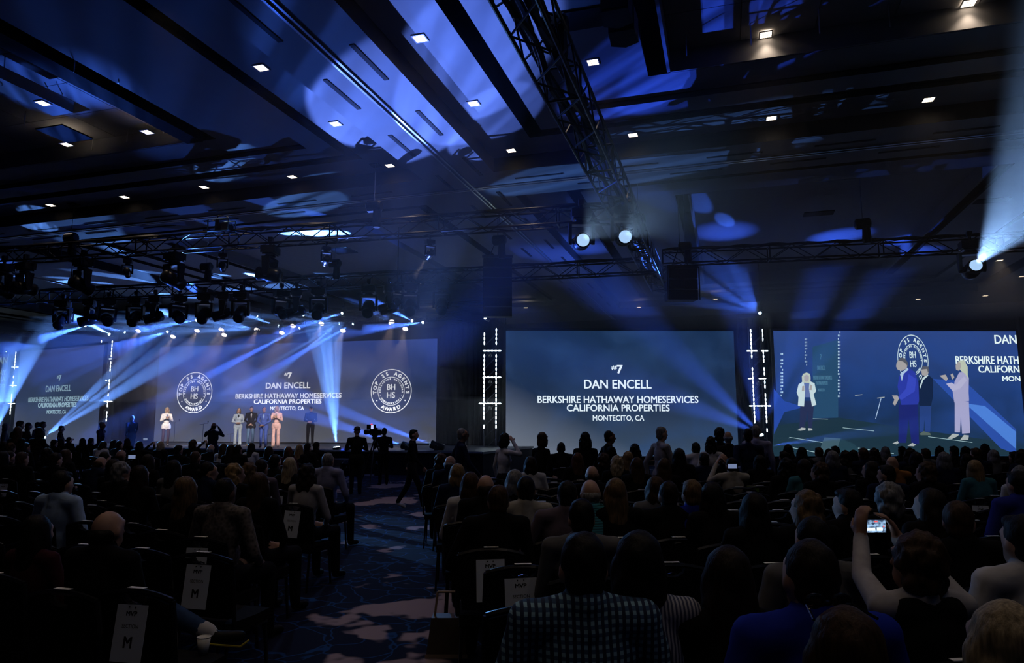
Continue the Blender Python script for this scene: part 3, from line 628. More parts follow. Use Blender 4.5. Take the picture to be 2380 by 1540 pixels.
# --- dark heads hanging from the long audience truss
def at_truss(tr, a, b, z, px): # point under a truss at the given picture column
    A, B = Vector(a), Vector(b); lo, hi = 0.0, 1.0
    def col(f):
        v = np.array(A+(B-A)*f)-cC; return CXP+FPX*(v@cR)/(v@cF)
    for _ in range(40):
        mid = (lo+hi)/2
        if col(mid) < px: lo = mid
        else: hi = mid
    q = A+(B-A)*lo; return Vector((q.x, q.y, z))
for px, tx, ty, tz, s_ in ((12, -20, 24, 3, 'at the left picture edge'), (62, -18, 26, 6, 'second from the left edge'), (196, -16, 25, 2, 'with one brightly rimmed arm'), (408, -14, 26, 3, 'under the control box'), (630, -20, 15.0, 6.0, 'tilted sideways, nearest the broad truss')):
    p = at_truss(t2, T2a, T2b, T2z-1.05, px); moving_head(p, (tx, ty, tz) if px != 630 else (p.x-4, p.y-1, p.z+.6), 'dark moving head hung from the audience truss '+s_, 0, True, 1.25)
# --- row on the rear truss
rear = [(148, 0), (210, 1), (253, 2), (318, 0), (362, 1), (418, 2), (478, 0), (520, 1), (562, 0), (655, 2), (690, 1), (742, 0), (858, 0), (905, 1), (955, 0), (1028, 0)]
for i, (px, k) in enumerate(rear):
    p = at_truss(t3, T3a, T3b, T3z-1.0, px)
    aim = [(p.x+1.2, p.y-3, p.z-3), (p.x-3, p.y-2, p.z-1.2), (p.x+3, p.y-2, p.z-1.6)][k]
    moving_head(p, aim, ORD[i]+' dark moving head from the left along the rear truss', 0, True, 1.25)
# --- lit beam fixtures on and around the wide screen's top: (lens px, py, depth, aim px, py, depth, power, cone, colour, rays)
BEAMS = []
def beamfix(px, py, dp, ax, ay, ad, power, cone, col, label, rays=1, spread=0, lens=1, hang=True, sc=.55, blend=.4, gobo=0):
    t4 = hang and px < 1000
    p = on_t4(px, py) if t4 else atd(px, py, dp)
    if t4: ad = depth_of(p)+(ad-dp)
    a = atd(ax, ay, ad)
    t, lp, d = moving_head(p-(a-p).normalized()*.32*sc, a, label, lens, hang, sc)
    if t4: MB().tube((0, 0, .4), (0, 0, 6.62-p.z), .02, n=5).build('drop_pipe', m_alu, t)
    if hang and not t4: MB().tube((0, 0, .8*sc), (0, 0, roof(t.location)-t.location.z+.01), .018, n=5).build('drop_pipe', m_alu, t)
    if not hang:
        L = t.location; gz = STZ if (-30 < L.x < -8.1 and 22.8 < L.y < 29.6) else 0.0; zb = L.z-.81*sc
        if zb > gz+.02: MB().bounds(-.2*sc, .2*sc, -.16*sc, .16*sc, gz-L.z, zb-L.z).build('riser_box', m_fix, t)
    if px == 1766: MB().tube((0, 0, .3), (0, 0, -1.2), .02, n=5).build('mast', m_alu, t)
    if rays == 1: spot(lp+d*.05, a, power, cone, col, blend)
    else:
        side = d.cross(Vector(cF)).normalized(); rnd = random.Random(int(px))
        for k in range(rays):
            f = (k+.5)/rays*2-1; q = lp+(d+side*math.tan(math.radians(spread))*f).normalized()*10
            spot(lp+d*.05, q, power/rays*rnd.uniform(.6, 1.5), cone*rnd.uniform(.7, 1.3), col, blend)
G = 40000.0
beamfix(197, 757, 36, 60, 798, 32, .9*G, 9, BLUE, 'small lit head far left above the narrow screen, beam falling left')
beamfix(253, 776, 35, 196, 746, 33, 1.0*G, 9, ICE, 'small lit head above the left tower, beam rising steeply', )
beamfix(289, 771, 35, 200, 752, 33, .8*G, 8, BLUE, 'small lit head beside the left tower, beam rising gently')
beamfix(354, 770, 35, 200, 735, 34, 4.2*G, 6, ICE, 'bright fan of beams above the wide screen\'s left corner', 5, 14)
beamfix(388, 771, 35, 240, 822, 31, 2.2*G, 5, BLUE, 'small lit head throwing beams down across the left tower', 3, 7)
beamfix(416, 744, 35, 380, 715, 32, .5*G, 12, ICE, 'small lit head aiming up behind the clustered moving heads')
beamfix(455, 744, 35, 330, 765, 32, .9*G, 7, BLUE, 'small lit head with thin beam running left')
beamfix(597, 735, 34.5, 520, 700, 33.5, .8*G, 8, BLUE, 'small lit head aiming up left of screen centre')
beamfix(592, 766, 34.5, 440, 738, 33.6, 4.4*G, 6, ICE, 'bright fan of beams above the wide screen\'s middle', 5, 15)
beamfix(646, 757, 34, 580, 735, 33, .8*G, 8, ICE, 'small lit head right of the middle fan')
beamfix(705, 731, 33.5, 620, 660, 31.5, 1.2*G, 9, ICE, 'bright lit head shining up through the rear truss')
beamfix(695, 763, 34, 430, 900, 30, 2.2*G, 5, BLUE, 'small lit head throwing a long beam down left over the lettering')
beamfix(787, 752, 33.5, 560, 785, 31.5, 6*G, 4.5, ICE, 'brightest fan of beams over the wide screen', 8, 34)
beamfix(819, 753, 33.5, 560, 900, 30, 2.0*G, 5, BLUE, 'small lit head with long beam falling left past the brightest fan')
beamfix(794, 728, 33.5, 690, 760, 31, .9*G, 6, BLUE, 'small lit head above the brightest fan, beam falling left')
beamfix(906, 750, 33, 760, 620, 27, 2.4*G, 5, BLUE, 'lit head near the wide screen\'s right corner, beams rising left', 3, 8)
beamfix(957, 745, 33, 840, 690, 29, .9*G, 7, BLUE, 'lit head by the right corner with rising beam')
beamfix(982, 749, 33, 880, 762, 30, .8*G, 6, BLUE, 'last lit head at the wide screen\'s right corner')
beamfix(1127, 738, 29, 960, 655, 25, 1.8*G, 5, BLUE, 'lit head under the speaker column, beam rising left', 3, 6)
beamfix(1766, 727, 30.5, 1600, 560, 23, .9*G, 5, BLUE, 'lit head atop the tower beside the live screen, fan rising left', 5, 15)
beamfix(2270, 614, 16, 2445, 400, 12, .36*G, 25, (.28, .52, 1.0), 'large lit head with wide pale beam near the right edge', lens=2, sc=1.1)
beamfix(1356, 557, 15.6, 1490, 420, 9.0, .03*G, 14, (.35, .6, 1.0), 'lit head facing the room left of the truss junction', lens=2, sc=1.2)
beamfix(1454, 549, 15.6, 1590, 430, 9.0, .024*G, 14, (.35, .6, 1.0), 'lit head facing the room below the truss junction', lens=2, sc=1.2)
# --- heads standing on the floor and stage edge
beamfix(782, 1035, 25.8, 758, 800, 26, 9*G, 6, ICE, 'floor moving head on the stage edge throwing beams straight up', 5, 9, hang=False, sc=1.0)
beamfix(931, 1032, 25.5, 780, 985, 26, 2*G, 9, BLUE, 'floor moving head behind the camera operators, beam running left', hang=False, sc=1.0)
beamfix(998, 1030, 25.5, 780, 950, 26, 2*G, 8, BLUE, 'floor moving head by the drape, beam running left', hang=False, sc=1.0)
beamfix(104, 1013, 34, 260, 895, 34, 3.0*G, 6, ICE, 'floor moving head far left with beams rising right', 3, 9, hang=False, sc=.9)
beamfix(1768, 1008, 29.5, 1745, 880, 28.5, 1.5*G, 14, (.04, .13, 1.0), 'floor moving head behind the standing men, beams spreading up', 5, 55, hang=False, sc=.9, blend=1.0)
beamfix(1787, 1036, 28.5, 1900, 1020, 28, .6*G, 8, BLUE, 'small floor head below the live screen', hang=False, sc=.5)
beamfix(-12, 1005, 36, 20, 900, 35, 2.0*G, 10, ICE, 'floor moving head cut by the left picture edge', 2, 10, hang=False, sc=.9)
# --- heads that throw patterned patches on the ceiling
def wash(px, py, dp, target, power, cone, label, hang=True, gobo=.85, col=BLUE, sc=1.0, gs=6):
    p = atd(px, py, dp); t, lp, d = moving_head(p, target, label, 1, hang, sc); spot(lp+d*.05, target, power, cone, col, .15, gobo=gobo, gscale=gs)
# --- warm stage lamps over the wide screen
m_par = mat('par_can', (.015, .015, .017), .4)
par_body = MB().lathe((0, 0, 0), [(.05, -.3), (.10, -.26), (.12, -.05), (.14, .0)], 14).mesh('lamp_can', m_par, True)
par_lens = MB().lathe((0, 0, -.012), [(.135, 0), (.13, .015), (.08, .022)], 14).mesh('lens', m_lensw)
par_yoke = MB().path([(-.16, 0, 0), (-.16, 0, .3), (.16, 0, .3), (.16, 0, 0)], .014).mesh('yoke', m_par)
for i, (px, py) in enumerate(((321, 769), (402, 782), (458, 768), (514, 765), (521, 778), (597, 766), (655, 773), (681, 757), (747, 752), (797, 768), (911, 747), (942, 764))):
    p = on_t4(px, py); aim = Vector((p.x+.8, p.y-3.6, STZ+.8)); d = (aim-p).normalized()
    t = thing('par_light', ORD[i]+' warm-lensed can lamp from the left over the wide screen', 'stage light', p)
    q = d.to_track_quat('Z', 'Y'); b_ = obj('lamp_can', par_body, t); b_.rotation_euler = q.to_euler(); obj('lens', par_lens, b_); obj('yoke', par_yoke, t)
    MB().tube((0, 0, .3), (0, 0, max(.35, 6.62-p.z)), .015, n=5).build('hanger', m_par, t)
    spot(p+d*.06, aim, 170, 32, WARM, .6)
# front wash on the stage from the audience truss
for i, px in enumerate((300, 520, 760, 1000)):
    p = at_truss(t2, T2a, T2b, T2z-.75, px); aim = Vector(((-23.0, 24.5, 1.8), (-20.3, 25.8, 1.8), (-18.0, 24.6, 1.8), (-17.4, 26.7, 1.8))[i])
    t, lp, d = moving_head(p, aim, ('first', 'second', 'third', 'fourth')[i]+' small dark front lamp from the left on the audience truss', 0, True, .6)
    spot(lp, aim, 9500, 9, (1.0, .86, .76), .5)
# ================================================================== speakers
m_spk = mat('speaker_black', (.008, .008, .009), .6); m_gr = mat('speaker_grille', (.014, .014, .016), .5, .3)
def speaker_column(px0, px1, py0, py1, depth, label, n):
    a = atd((px0+px1)/2, py0, depth); b = atd((px0+px1)/2, py1, depth); w = (px1-px0)/FPX*depth; h = (a.z-b.z)/n
    t = thing('line_array_speaker', label, 'speaker', (a.x, a.y, b.z), TH)
    for k in range(n):
        c = MB().poly([(-w/2, -.3, k*h+.012), (-w/2, -.3, (k+1)*h-.012), (-w/2, .3, (k+1)*h-.05), (-w/2, .3, k*h+.05)], (w, 0, 0)).build('cabinet', m_spk, t)
        MB().bounds(-w/2+.03, w/2-.03, -.318, -.30, k*h+.03, (k+1)*h-.03).build('grille', m_gr, c)
    MB().bounds(-w/2-.03, w/2+.03, -.3, .3, n*h, n*h+.09).build('flying_frame', m_alu, t)
    for s in (-1, 1): MB().tube((s*w*.3, 0, n*h+.09), (0, 0, n*h+.75), .015, n=5).build('sling', m_alu, t)
    zr = roof((a.x, a.y, a.z)); MB().tube((0, 0, n*h+.75), (0, 0, zr-b.z+.01), .012, n=5).build('chain', m_alu, t)
    return t
speaker_column(1124, 1190, 604, 742, 21, 'tall hanging black speaker column left of the central screen', 6)
MB_t = speaker_column(1548, 1614, 628, 703, 20.5, 'boxy hanging black speaker on the dark truss', 3)
for s in (-1, 1): MB().path([(s*.46, -.34, 0), (s*.46, -.34, .95), (s*.40, -.34, 1.0)], .02).build('guard_bar', m_alu, MB_t)
# black projectors hung beside the broad truss
for (px, py, s_) in ((1432, 14, 'upper'), (1448, 62, 'lower')):
    p = atz(px, py, 8.0); t = thing('hanging_loudspeaker', s_+' of two black boxes hung under the ceiling beside the broad truss', 'speaker', p)
    MB().poly([(-.2, -.22, -.2), (.2, -.22, -.2), (.22, .18, -.2), (0, .28, -.2), (-.22, .18, -.2)], (0, 0, .4)).build('cabinet', m_spk, t); MB().tube((0, 0, .2), (0, 0, .45), .015).build('bracket', m_alu, t); MB().bounds(-.17, .17, -.235, -.22, -.17, .17).build('grille', m_gr, t)
# ceiling patterned patches thrown by heads standing along the stage front
VIO = (.12, .23, 1.0)
for i, (fx, fy, tx, ty, tz, pw, cone, gb, gs, col) in enumerate((
        (-16.5, 21.6, 900, 285, 8.0, 38000, 13, .35, 4, VIO), (-11.6, 21.9, 1085, 170, 8.35, 20000, 11, .55, 6, VIO), (-12.4, 21.9, 1150, 270, 8.35, 16000, 7, .4, 6, VIO),
        (-20.5, 21.6, 960, 30, 8.2, 12000, 14, .8, 6, BLUE), (-21.5, 21.6, 215, 165, 8.9, 12000, 8, .85, 9, BLUE), (-22.5, 21.6, 80, 170, 8.9, 15000, 9, .8, 9, BLUE),
        (-23.5, 21.6, 520, 392, 8.35, 16000, 5, .9, 9, ICE), (-24.5, 21.6, 700, 478, 8.0, 18000, 6, .9, 9, ICE), (-26.0, 21.6, 1430, 392, 8.0, 42000, 6, .8, 7, ICE),
        (-12.9, 21.9, 1600, 50, 8.9, 30000, 9, .85, 6, DEEP), (-13.5, 21.9, 1780, 30, 8.9, 18000, 8, .7, 5, DEEP), (-25.5, 21.0, 90, 525, 8.0, 9000, 6, .95, 14, ICE), (-22.0, 21.0, 640, 120, 8.2, 2500, 30, .5, 3, BLUE), (-27.2, 21.2, 2050, 420, 8.2, 18000, 22, .5, 3, BLUE))):  # next-to-last, widest head is added for the ceiling's general blue level
    p = Vector((fx, fy, .4)); tg = atz(tx, ty, tz)
    t, lp, d = moving_head(p, tg, ORD[i]+' ceiling-washing floor head along the stage front, hidden behind the audience', 0, False, .6); spot(lp+d*.05, tg, pw, cone, col, .55 if i in (3, 4, 5, 12, 13) else .2, gobo=gb, gscale=gs)
# ================================================================== people
def V3(*a): return np.array(a, float)
def cap(p0, p1, r0, r1, m): return ('c', np.array(p0, float), np.array(p1, float), r0, r1, m)
def elp(c, r, m, R=None): return ('e', np.array(c, float), np.array(r, float), np.eye(3) if R is None else np.array(R), m)
def prim_mesh(mb, pr):
    if pr[0] == 'e': mb.ell(pr[1], pr[2], 0, 14, 10, Matrix(pr[3].tolist()))
    else:
        _, a, b, r0, r1, _m = pr; a = Vector(a); b = Vector(b); d = b-a
        q = d.to_track_quat('Z', 'Y').to_matrix() if d.length > 1e-6 else Matrix.Identity(3)
        prof = [(r0*math.sin(t), -r0*math.cos(t)) for t in (.15, .6, 1.05, PI/2)]+[(r1*math.sin(t), d.length-r1*math.cos(t)) for t in (PI/2, PI-1.05, PI-.6, PI-.15)]
        mb.lathe(a, prof, 12, 0, q)
def pdist(pr, P):
    if pr[0] == 'e':
        q = (P-pr[1]) @ pr[3]; k = np.linalg.norm(q/pr[2], axis=1); return (k-1)*pr[2].min()
    _, a, b, r0, r1, _m = pr; d = b-a; L2 = max(d@d, 1e-9); t = np.clip(((P-a)@d)/L2, 0, 1)
    return np.linalg.norm(P-(a+t[:, None]*d), axis=1)-(r0+(r1-r0)*t)
def fuse(name, prims, nm, voxel=.014, faces=2600, smooth=3, bias=None, bump=0.0):
    mb = MB()
    for pr in prims: prim_mesh(mb, pr)
    me0 = mb.mesh('tmp', [m_black]); o = bpy.data.objects.new('tmp', me0); COL.objects.link(o)
    r = o.modifiers.new('r', 'REMESH'); r.mode = 'VOXEL'; r.voxel_size = voxel
    sm = o.modifiers.new('s', 'SMOOTH'); sm.factor = .5; sm.iterations = smooth
    bpy.context.view_layer.update(); dg = bpy.context.evaluated_depsgraph_get(); n = len(o.evaluated_get(dg).data.polygons)
    if n > faces:
        de = o.modifiers.new('d', 'DECIMATE'); de.ratio = faces/2/n if False else min(1, faces/(n*1.0)); 
        dg = bpy.context.evaluated_depsgraph_get()
    me = bpy.data.meshes.new_from_object(o.evaluated_get(dg)); me.name = name
    bpy.data.objects.remove(o); bpy.data.meshes.remove(me0)
    if bump:
        rnd = np.random.RandomState(3); co = np.empty(len(me.vertices)*3); me.vertices.foreach_get('co', co); co = co.reshape(-1, 3)
        c = co.mean(0); d = co-c; ph = np.sin(co*55+rnd.rand(3)*6).prod(1)+.6*np.sin(co*90+1.3).prod(1); co += d/np.linalg.norm(d, axis=1)[:, None]*(ph*bump)[:, None]; me.vertices.foreach_set('co', co.ravel())
    me.materials.clear()
    for _ in range(nm): me.materials.append(m_black)
    if nm > 1:
        nf = len(me.polygons); c = np.empty(nf*3); me.polygons.foreach_get('center', c); c = c.reshape(-1, 3)
        D = np.stack([pdist(pr, c) for pr in prims], 1); mi = np.array([pr[5] if pr[0] == 'c' else pr[4] for pr in prims])
        if bias is not None: D = D-np.array([bias.get(k, 0) for k in mi])
        me.polygons.foreach_set('material_index', mi[D.argmin(1)].astype(np.int32))
    me.polygons.foreach_set('use_smooth', [True]*len(me.polygons)); me.update(); return me
SKIN, TOP, BOT, SHOE, SHIRT = 0, 1, 2, 3, 4
def rotm(yaw=0, pitch=0, roll=0): return np.array((Matrix.Rotation(yaw, 3, 'Z') @ Matrix.Rotation(pitch, 3, 'X') @ Matrix.Rotation(roll, 3, 'Y')))
def head_prims(c, R, k=1.0):
    h = lambda x, y, z: np.array(c)+R@(np.array((x, y, z))*k)
    return [elp(h(0, 0, .010), V3(.076, .095, .100)*k, SKIN, R), elp(h(0, .035, -.055), V3(.056, .062, .065)*k, SKIN, R), cap(h(0, .092, .012), h(0, .112, -.025), .011*k, .015*k, SKIN), elp(h(0, .088, -.062), V3(.026, .016, .012)*k, SKIN, R),
            elp(h(.078, -.005, -.012), V3(.011, .024, .032)*k, SKIN, R), elp(h(-.078, -.005, -.012), V3(.011, .024, .032)*k, SKIN, R), elp(h(0, .075, .045), V3(.055, .022, .014)*k, SKIN, R)]
def hand_prims(w, d, nrm, side, curl=.5, k=1.0, m=SKIN, fr=.0095):
    d = np.array(d, float)/np.linalg.norm(d); n = np.array(nrm, float); n -= d*(n@d); n /= max(np.linalg.norm(n), 1e-6); s = np.cross(d, n)*side
    w = np.array(w, float); out = [cap(w-d*.02, w+d*.03, .027*k, .026*k, m), elp(w+d*.055*k, V3(.040, .055, .018)*k, m, np.stack([s, d, n], 1))]
    for i, (off, L) in enumerate(((-.03, .075), (-.01, .085), (.011, .08), (.03, .062))):
        b = w+d*.095*k+s*off*k; a1 = curl*.6; a2 = curl*1.4
        m1 = b+(d*math.cos(a1)+n*math.sin(a1))*L*.5*k; m2 = m1+(d*math.cos(a2)+n*math.sin(a2))*L*.5*k
        out += [cap(b-d*.02, m1, fr*k*1.05, fr*k, m), cap(m1, m2, fr*k, fr*.85*k, m)]
    b = w+d*.03*k-s*.032*k; t1 = b+(d*.6-s*.7+n*.3)*.04*k; t2 = t1+(d*.9-s*.1+n*.4)*.035*k
    return out+[cap(b, t1, .013*k, .011*k, m), cap(t1, t2, .011*k, .0095*k, m)]
def figure(name, J, female=False, sleeve=True, suit=False, skirt=0.0, flare=0.0, broad=1.0, hand=(.5, .5), hdir=None, voxel=.013, faces=3000, head=(0, 0, 0), shirtfront=False, hk=1.0, belly=0.0, handm=SKIN, short=False, legtop=BOT, extra=()):
    """one continuous body grown from joints; returns the mesh and the head frame"""
    j = {k: np.array(v, float) for k, v in J.items()}; P = []
    b = broad*(.92 if female else 1.0); up = j['neck']-j['pelvis']; up /= np.linalg.norm(up)
    acr = j['shR']-j['shL']; acr /= np.linalg.norm(acr); fw = np.cross(up, acr); fw = fw/np.linalg.norm(fw)
    R = np.stack([acr, fw, up], 1); ch = j['chest']; wa = (j['pelvis']+ch)/2+up*.0
    P += [elp(j['pelvis'], V3(.168*b*(1.04 if female else 1), .118, .13), legtop if not suit else TOP, R), elp(wa, V3(.146*b*(.9 if female else 1), .104+belly*.5, .17), TOP, R), elp(ch, V3(.172*b, .113, .19), TOP, R), elp(wa+fw*(.02+belly), V3(.13*b, .09+belly*.4, .13), TOP, R)]
    if female: P += [elp(ch+fw*.075+up*-.01, V3(.12, .055, .07), TOP, R)]
    P += [cap(j['shL'], j['shR'], .066*b, .066*b, TOP), cap(ch+up*.13, j['neck'], .10*b, .062, TOP), cap(j['neck']-up*.02, j['head']-np.array((0, 0, .06)), .056*b, .053*b, SKIN)]
    P += [cap(j['neck']-fw*.015-up*.012, j['neck']+fw*.02+up*.004, .066*b, .06*b, TOP)]
    if suit:
        P += [elp(j['pelvis']-up*.02, V3(.182*b, .135, .15), TOP, R), cap(j['hipL']+up*.04, j['hipL']-np.array((.012, 0, .06)), .108*b, .110*b, TOP), cap(j['hipR']+up*.04, j['hipR']-np.array((-.012, 0, .06)), .108*b, .110*b, TOP), cap((j['hipL']+j['hipR'])/2+up*.04, (j['hipL']+j['hipR'])/2-np.array((0, 0, .06)), .11*b, .112*b, TOP)]
    if shirtfront: P += [elp(ch+fw*.094+up*.10, V3(.030, .022, .085), SHIRT, R), elp(ch+fw*.098+up*.02, V3(.016, .02, .10), SHIRT, R), cap(j['neck']+fw*.035-up*.01, j['neck']+fw*.05-up*.03, .045, .03, SHIRT)]
    for s in 'LR':
        sg = -1 if s == 'L' else 1; sh, el, wr = j['sh'+s], j['el'+s], j['wr'+s]
        P += [cap(sh, el, .060*b, .047*b, TOP), cap(j['neck']-up*.03, sh, .060*b, .056*b, TOP)]
        if short: P += [cap(sh+(el-sh)*.75, el, .04, .037, SKIN), cap(el, wr, .038, .028, SKIN)]
        else: P += [cap(el, wr, .045*b, .034, TOP)]
        hd = (hdir or {}).get(s); d = hd[0] if hd else (wr-el); n = hd[1] if hd else np.array((-sg*.9, .2, 0))
        P += hand_prims(wr, d, n, sg, hand[0 if s == 'L' else 1], hk, handm)
        hp, kn, an, to = j['hip'+s], j['kn'+s], j['an'+s], j['toe'+s]
        P += [cap(hp, kn, .088*b, .066, BOT), cap(kn, an, .066, .05+flare, BOT), cap(an-np.array((0, 0, .035)), to, .042, .034, SHOE), elp(an*.5+to*.5-np.array((0, 0, .01)), (.045, .1, .03), SHOE, rotm(math.atan2(-(to-an)[0], (to-an)[1])))]
    hR = rotm(*head); P += head_prims(j['head'], hR)+list(extra)
    me = fuse(name, P, 5, voxel, faces, 3)
    return me, j['head'], hR
def stand(arms='down', stride=0.0, lean=0.0, female=False, tw=0.0):
    J = dict(pelvis=(0, 0, .95), chest=(0, .01+lean*.5, 1.27), neck=(0, 0+lean*.85, 1.475), head=(0, .03+lean*1.15, 1.635))
    sw = .165 if female else .19
    for s, sg in (('L', -1), ('R', 1)):
        J['sh'+s] = (sg*sw, lean*.7, 1.415); J['hip'+s] = (sg*.09, 0, .91); st_ = stride*sg
        J['kn'+s] = (sg*.10, .04+st_*.5, .5); J['an'+s] = (sg*.105, -.02+st_, .09+(.06 if st_ < -.2 else 0)); J['toe'+s] = (sg*.125, .13+st_, .035)
        el, wr = {'down': ((.25, -.03, 1.13), (.255, .05, .88)), 'clasp': ((.265, .02, 1.14), (.035, .235, .98)), 'clap': ((.235, .07, 1.15), (.045, .27, 1.27)), 'belly': ((.255, .02, 1.13), (.05, .2, 1.08)),
                  'phone': ((.27, .2, 1.33), (.1, .36, 1.58)), 'work': ((.27, .1, 1.16), (.12, .36, 1.2)), 'reach': ((.24, .12, 1.2), (.2, .38, 1.25)), 'swing': ((.25, -.03+.12*sg, 1.14), (.25, .08+.2*sg, .93))}[arms]
        J['el'+s] = (sg*el[0], el[1]+lean*.5, el[2]); J['wr'+s] = (sg*wr[0], wr[1]+lean*.5, wr[2])
    return J
def sit(arms='lap', lean=0.0, female=False, side=0.0):
    sw = .165 if female else .195
    J = dict(pelvis=(0, 0, .585), chest=(side*.5, .0+lean*.6, .92), neck=(side, -.01+lean, 1.135), head=(side*1.2, .02+lean*1.35, 1.225-abs(lean)*.2))
    for s, sg in (('L', -1), ('R', 1)):
        J['sh'+s] = (sg*sw+side*.9, lean*.9-.005, 1.068); J['hip'+s] = (sg*.1, .03, .575); J['kn'+s] = (sg*.13, .44, .565); J['an'+s] = (sg*.13, .47, .09); J['toe'+s] = (sg*.15, .62, .035)
        el, wr = {'lap': ((.255, .06, .76), (.09, .29, .66)), 'phone': ((.25, .28, .98), (.09, .42, 1.22)), 'chin': ((.24, .2, .82), (.08, .18, 1.05)), 'wide': ((.3, .02, .77), (.16, .28, .66))}[arms]
        J['el'+s] = (sg*el[0], el[1]+lean*.6, el[2]); J['wr'+s] = (sg*wr[0], wr[1]+lean*.6, wr[2])
    return J
# ------------------------------------------------------------------ hair shapes, in head space
def hairm(name, P, faces=1100, voxel=.011, bump=0.0035): return fuse(name, P, 1, voxel, faces, 2, bump=bump)
HAIR = {
    'short': hairm('hair', [elp((0, -.022, .032), (.083, .090, .100), 0), elp((0, -.045, -.03), (.07, .06, .075), 0), elp((0, .03, .085), (.06, .055, .035), 0)]),
    'crop': hairm('hair', [elp((0, -.02, .028), (.080, .088, .098), 0), elp((0, -.04, -.03), (.068, .06, .06), 0)]),
    'bob': hairm('hair', [elp((0, -.022, .03), (.088, .098, .104), 0), elp((0, -.045, -.06), (.098, .066, .115), 0), elp((.075, .0, -.05), (.028, .05, .1), 0), elp((-.075, 0, -.05), (.028, .05, .1), 0)], bump=.004),
    'long': hairm('hair', [elp((0, -.02, .03), (.088, .098, .104), 0), elp((0, -.055, -.10), (.098, .058, .17), 0), elp((0, -.075, -.22), (.085, .045, .14), 0), elp((.075, -.005, -.07), (.028, .05, .13), 0), elp((-.075, -.005, -.07), (.028, .05, .13), 0)], bump=.004),
    'curly': hairm('hair', [elp((0, -.025, .035), (.100, .105, .112), 0), elp((0, -.045, -.05), (.098, .075, .09), 0)], bump=.012, faces=1400),
    'wavy': hairm('hair', [elp((0, -.02, .03), (.092, .1, .106), 0), elp((0, -.05, -.10), (.112, .068, .15), 0), elp((.085, -.01, -.1), (.035, .05, .12), 0), elp((-.085, -.01, -.1), (.035, .05, .12), 0)], bump=.013, faces=1500),
    'ring': hairm('hair', [elp((0, -.035, -.02), (.082, .078, .052), 0), elp((0, -.05, -.055), (.062, .05, .04), 0)]),
    'bun': hairm('hair', [elp((0, -.02, .03), (.084, .094, .102), 0), elp((0, -.115, .0), (.045, .04, .042), 0), elp((0, -.04, -.05), (.06, .06, .05), 0)]),
    'pony': hairm('hair', [elp((0, -.02, .03), (.083, .093, .101), 0), cap((0, -.10, .01), (0, -.15, -.06), .03, .035, 0), cap((0, -.15, -.06), (0, -.125, -.23), .036, .018, 0)]),
    'cap': hairm('hat', [elp((0, -.012, .06), (.088, .105, .075), 0), elp((0, .10, .045), (.065, .07, .012), 0)]),
    'hat': hairm('hat', [elp((0, -.012, .065), (.09, .108, .072), 0), elp((0, .02, .035), (.115, .135, .012), 0)]),
}
def hair_mat(key, c): return mat('hair_'+key, tuple(q*HCK for q in c), .55, vary=.5, scale=30, stretch=(3, 3, .3), spec=.15, bump=.4)
HCK = .5
HC = {'black': (.012, .010, .010), 'dark': (.03, .02, .015), 'brown': (.09, .05, .028), 'auburn': (.14, .06, .03), 'blond': (.42, .28, .13), 'pale': (.62, .50, .32), 'grey': (.32, .32, .33), 'white': (.62, .62, .62), 'tan': (.22, .14, .07)}
def cloth(key, c, rough=.85): return mat('cloth_'+key, c, rough, vary=.14, scale=14, bump=.12, spec=.08)
SK = {'light': (.40, .24, .175), 'mid': (.28, .155, .105), 'tan': (.20, .105, .066), 'deep': (.10, .05, .032)}
def skinm(k): return mat('skin_'+k, SK[k], .55, vary=.06, scale=20)
m_eye = mat('eye_dark', (.02, .015, .012), .2); m_mouth = mat('lips', (.35, .12, .10), .5)
eye_me = MB().ell((0, 0, 0), (.0125, .008, .007), n=8, k=6).mesh('eye', m_eye, True); mouth_me = MB().ell((0, 0, 0), (.024, .007, .006), n=8, k=6).mesh('mouth', m_mouth, True)
glasses_me = MB().path([(-.078, 0, .005), (-.07, .098, .005)], .003).path([(.078, 0, .005), (.07, .098, .005)], .003).path([(math.cos(a)*.026-.034, .105, math.sin(a)*.02+.0) for a in np.linspace(0, 6.28, 11)], .003).path([(math.cos(a)*.026+.034, .105, math.sin(a)*.02) for a in np.linspace(0, 6.28, 11)], .003).mesh('glasses', m_black)
def person(fig, label, loc, rz, hair=None, hcol='dark', skin='light', top=None, bot=None, shoe=None, shirt=None, sc=1.0, group=None, face=False, glasses=False, name='person'):
    me, hp, hR = fig
    t = obj(name, me, None, loc, (0, 0, rz), (sc, sc, sc) if not isinstance(sc, tuple) else sc)
    tag(t, label, 'person', group)
    ms = [skinm(skin), top or cloth('black', (.006, .006, .007)), bot or cloth('darktrousers', (.008, .008, .011)), shoe or cloth('shoes', (.012, .012, .012), .5), shirt or cloth('white', (.7, .7, .7))]
    for sl, m in zip(t.material_slots, ms): sl.link = 'OBJECT'; sl.material = m
    Rm = Matrix(hR.tolist())
    def on_head(nm, me_, off=(0, 0, 0)):
        o = obj(nm, me_, t); o.matrix_local = Matrix.LocRotScale(Vector(hp)+Rm @ Vector(off), Rm, Vector((1, 1, 1))); return o
    if hair:
        h = on_head('hat' if hair in ('cap', 'hat') else 'hair', HAIR[hair]); h.material_slots[0].link = 'OBJECT'
        h.material_slots[0].material = m_black if hair in ('cap', 'hat') else hair_mat(hcol, HC[hcol])
    if face:
        for sx in (-.032, .032): on_head('eye', eye_me, (sx, .090, .012))
        on_head('mouth', mouth_me, (0, .098, -.062))
    if glasses: on_head('glasses', glasses_me)
    return t
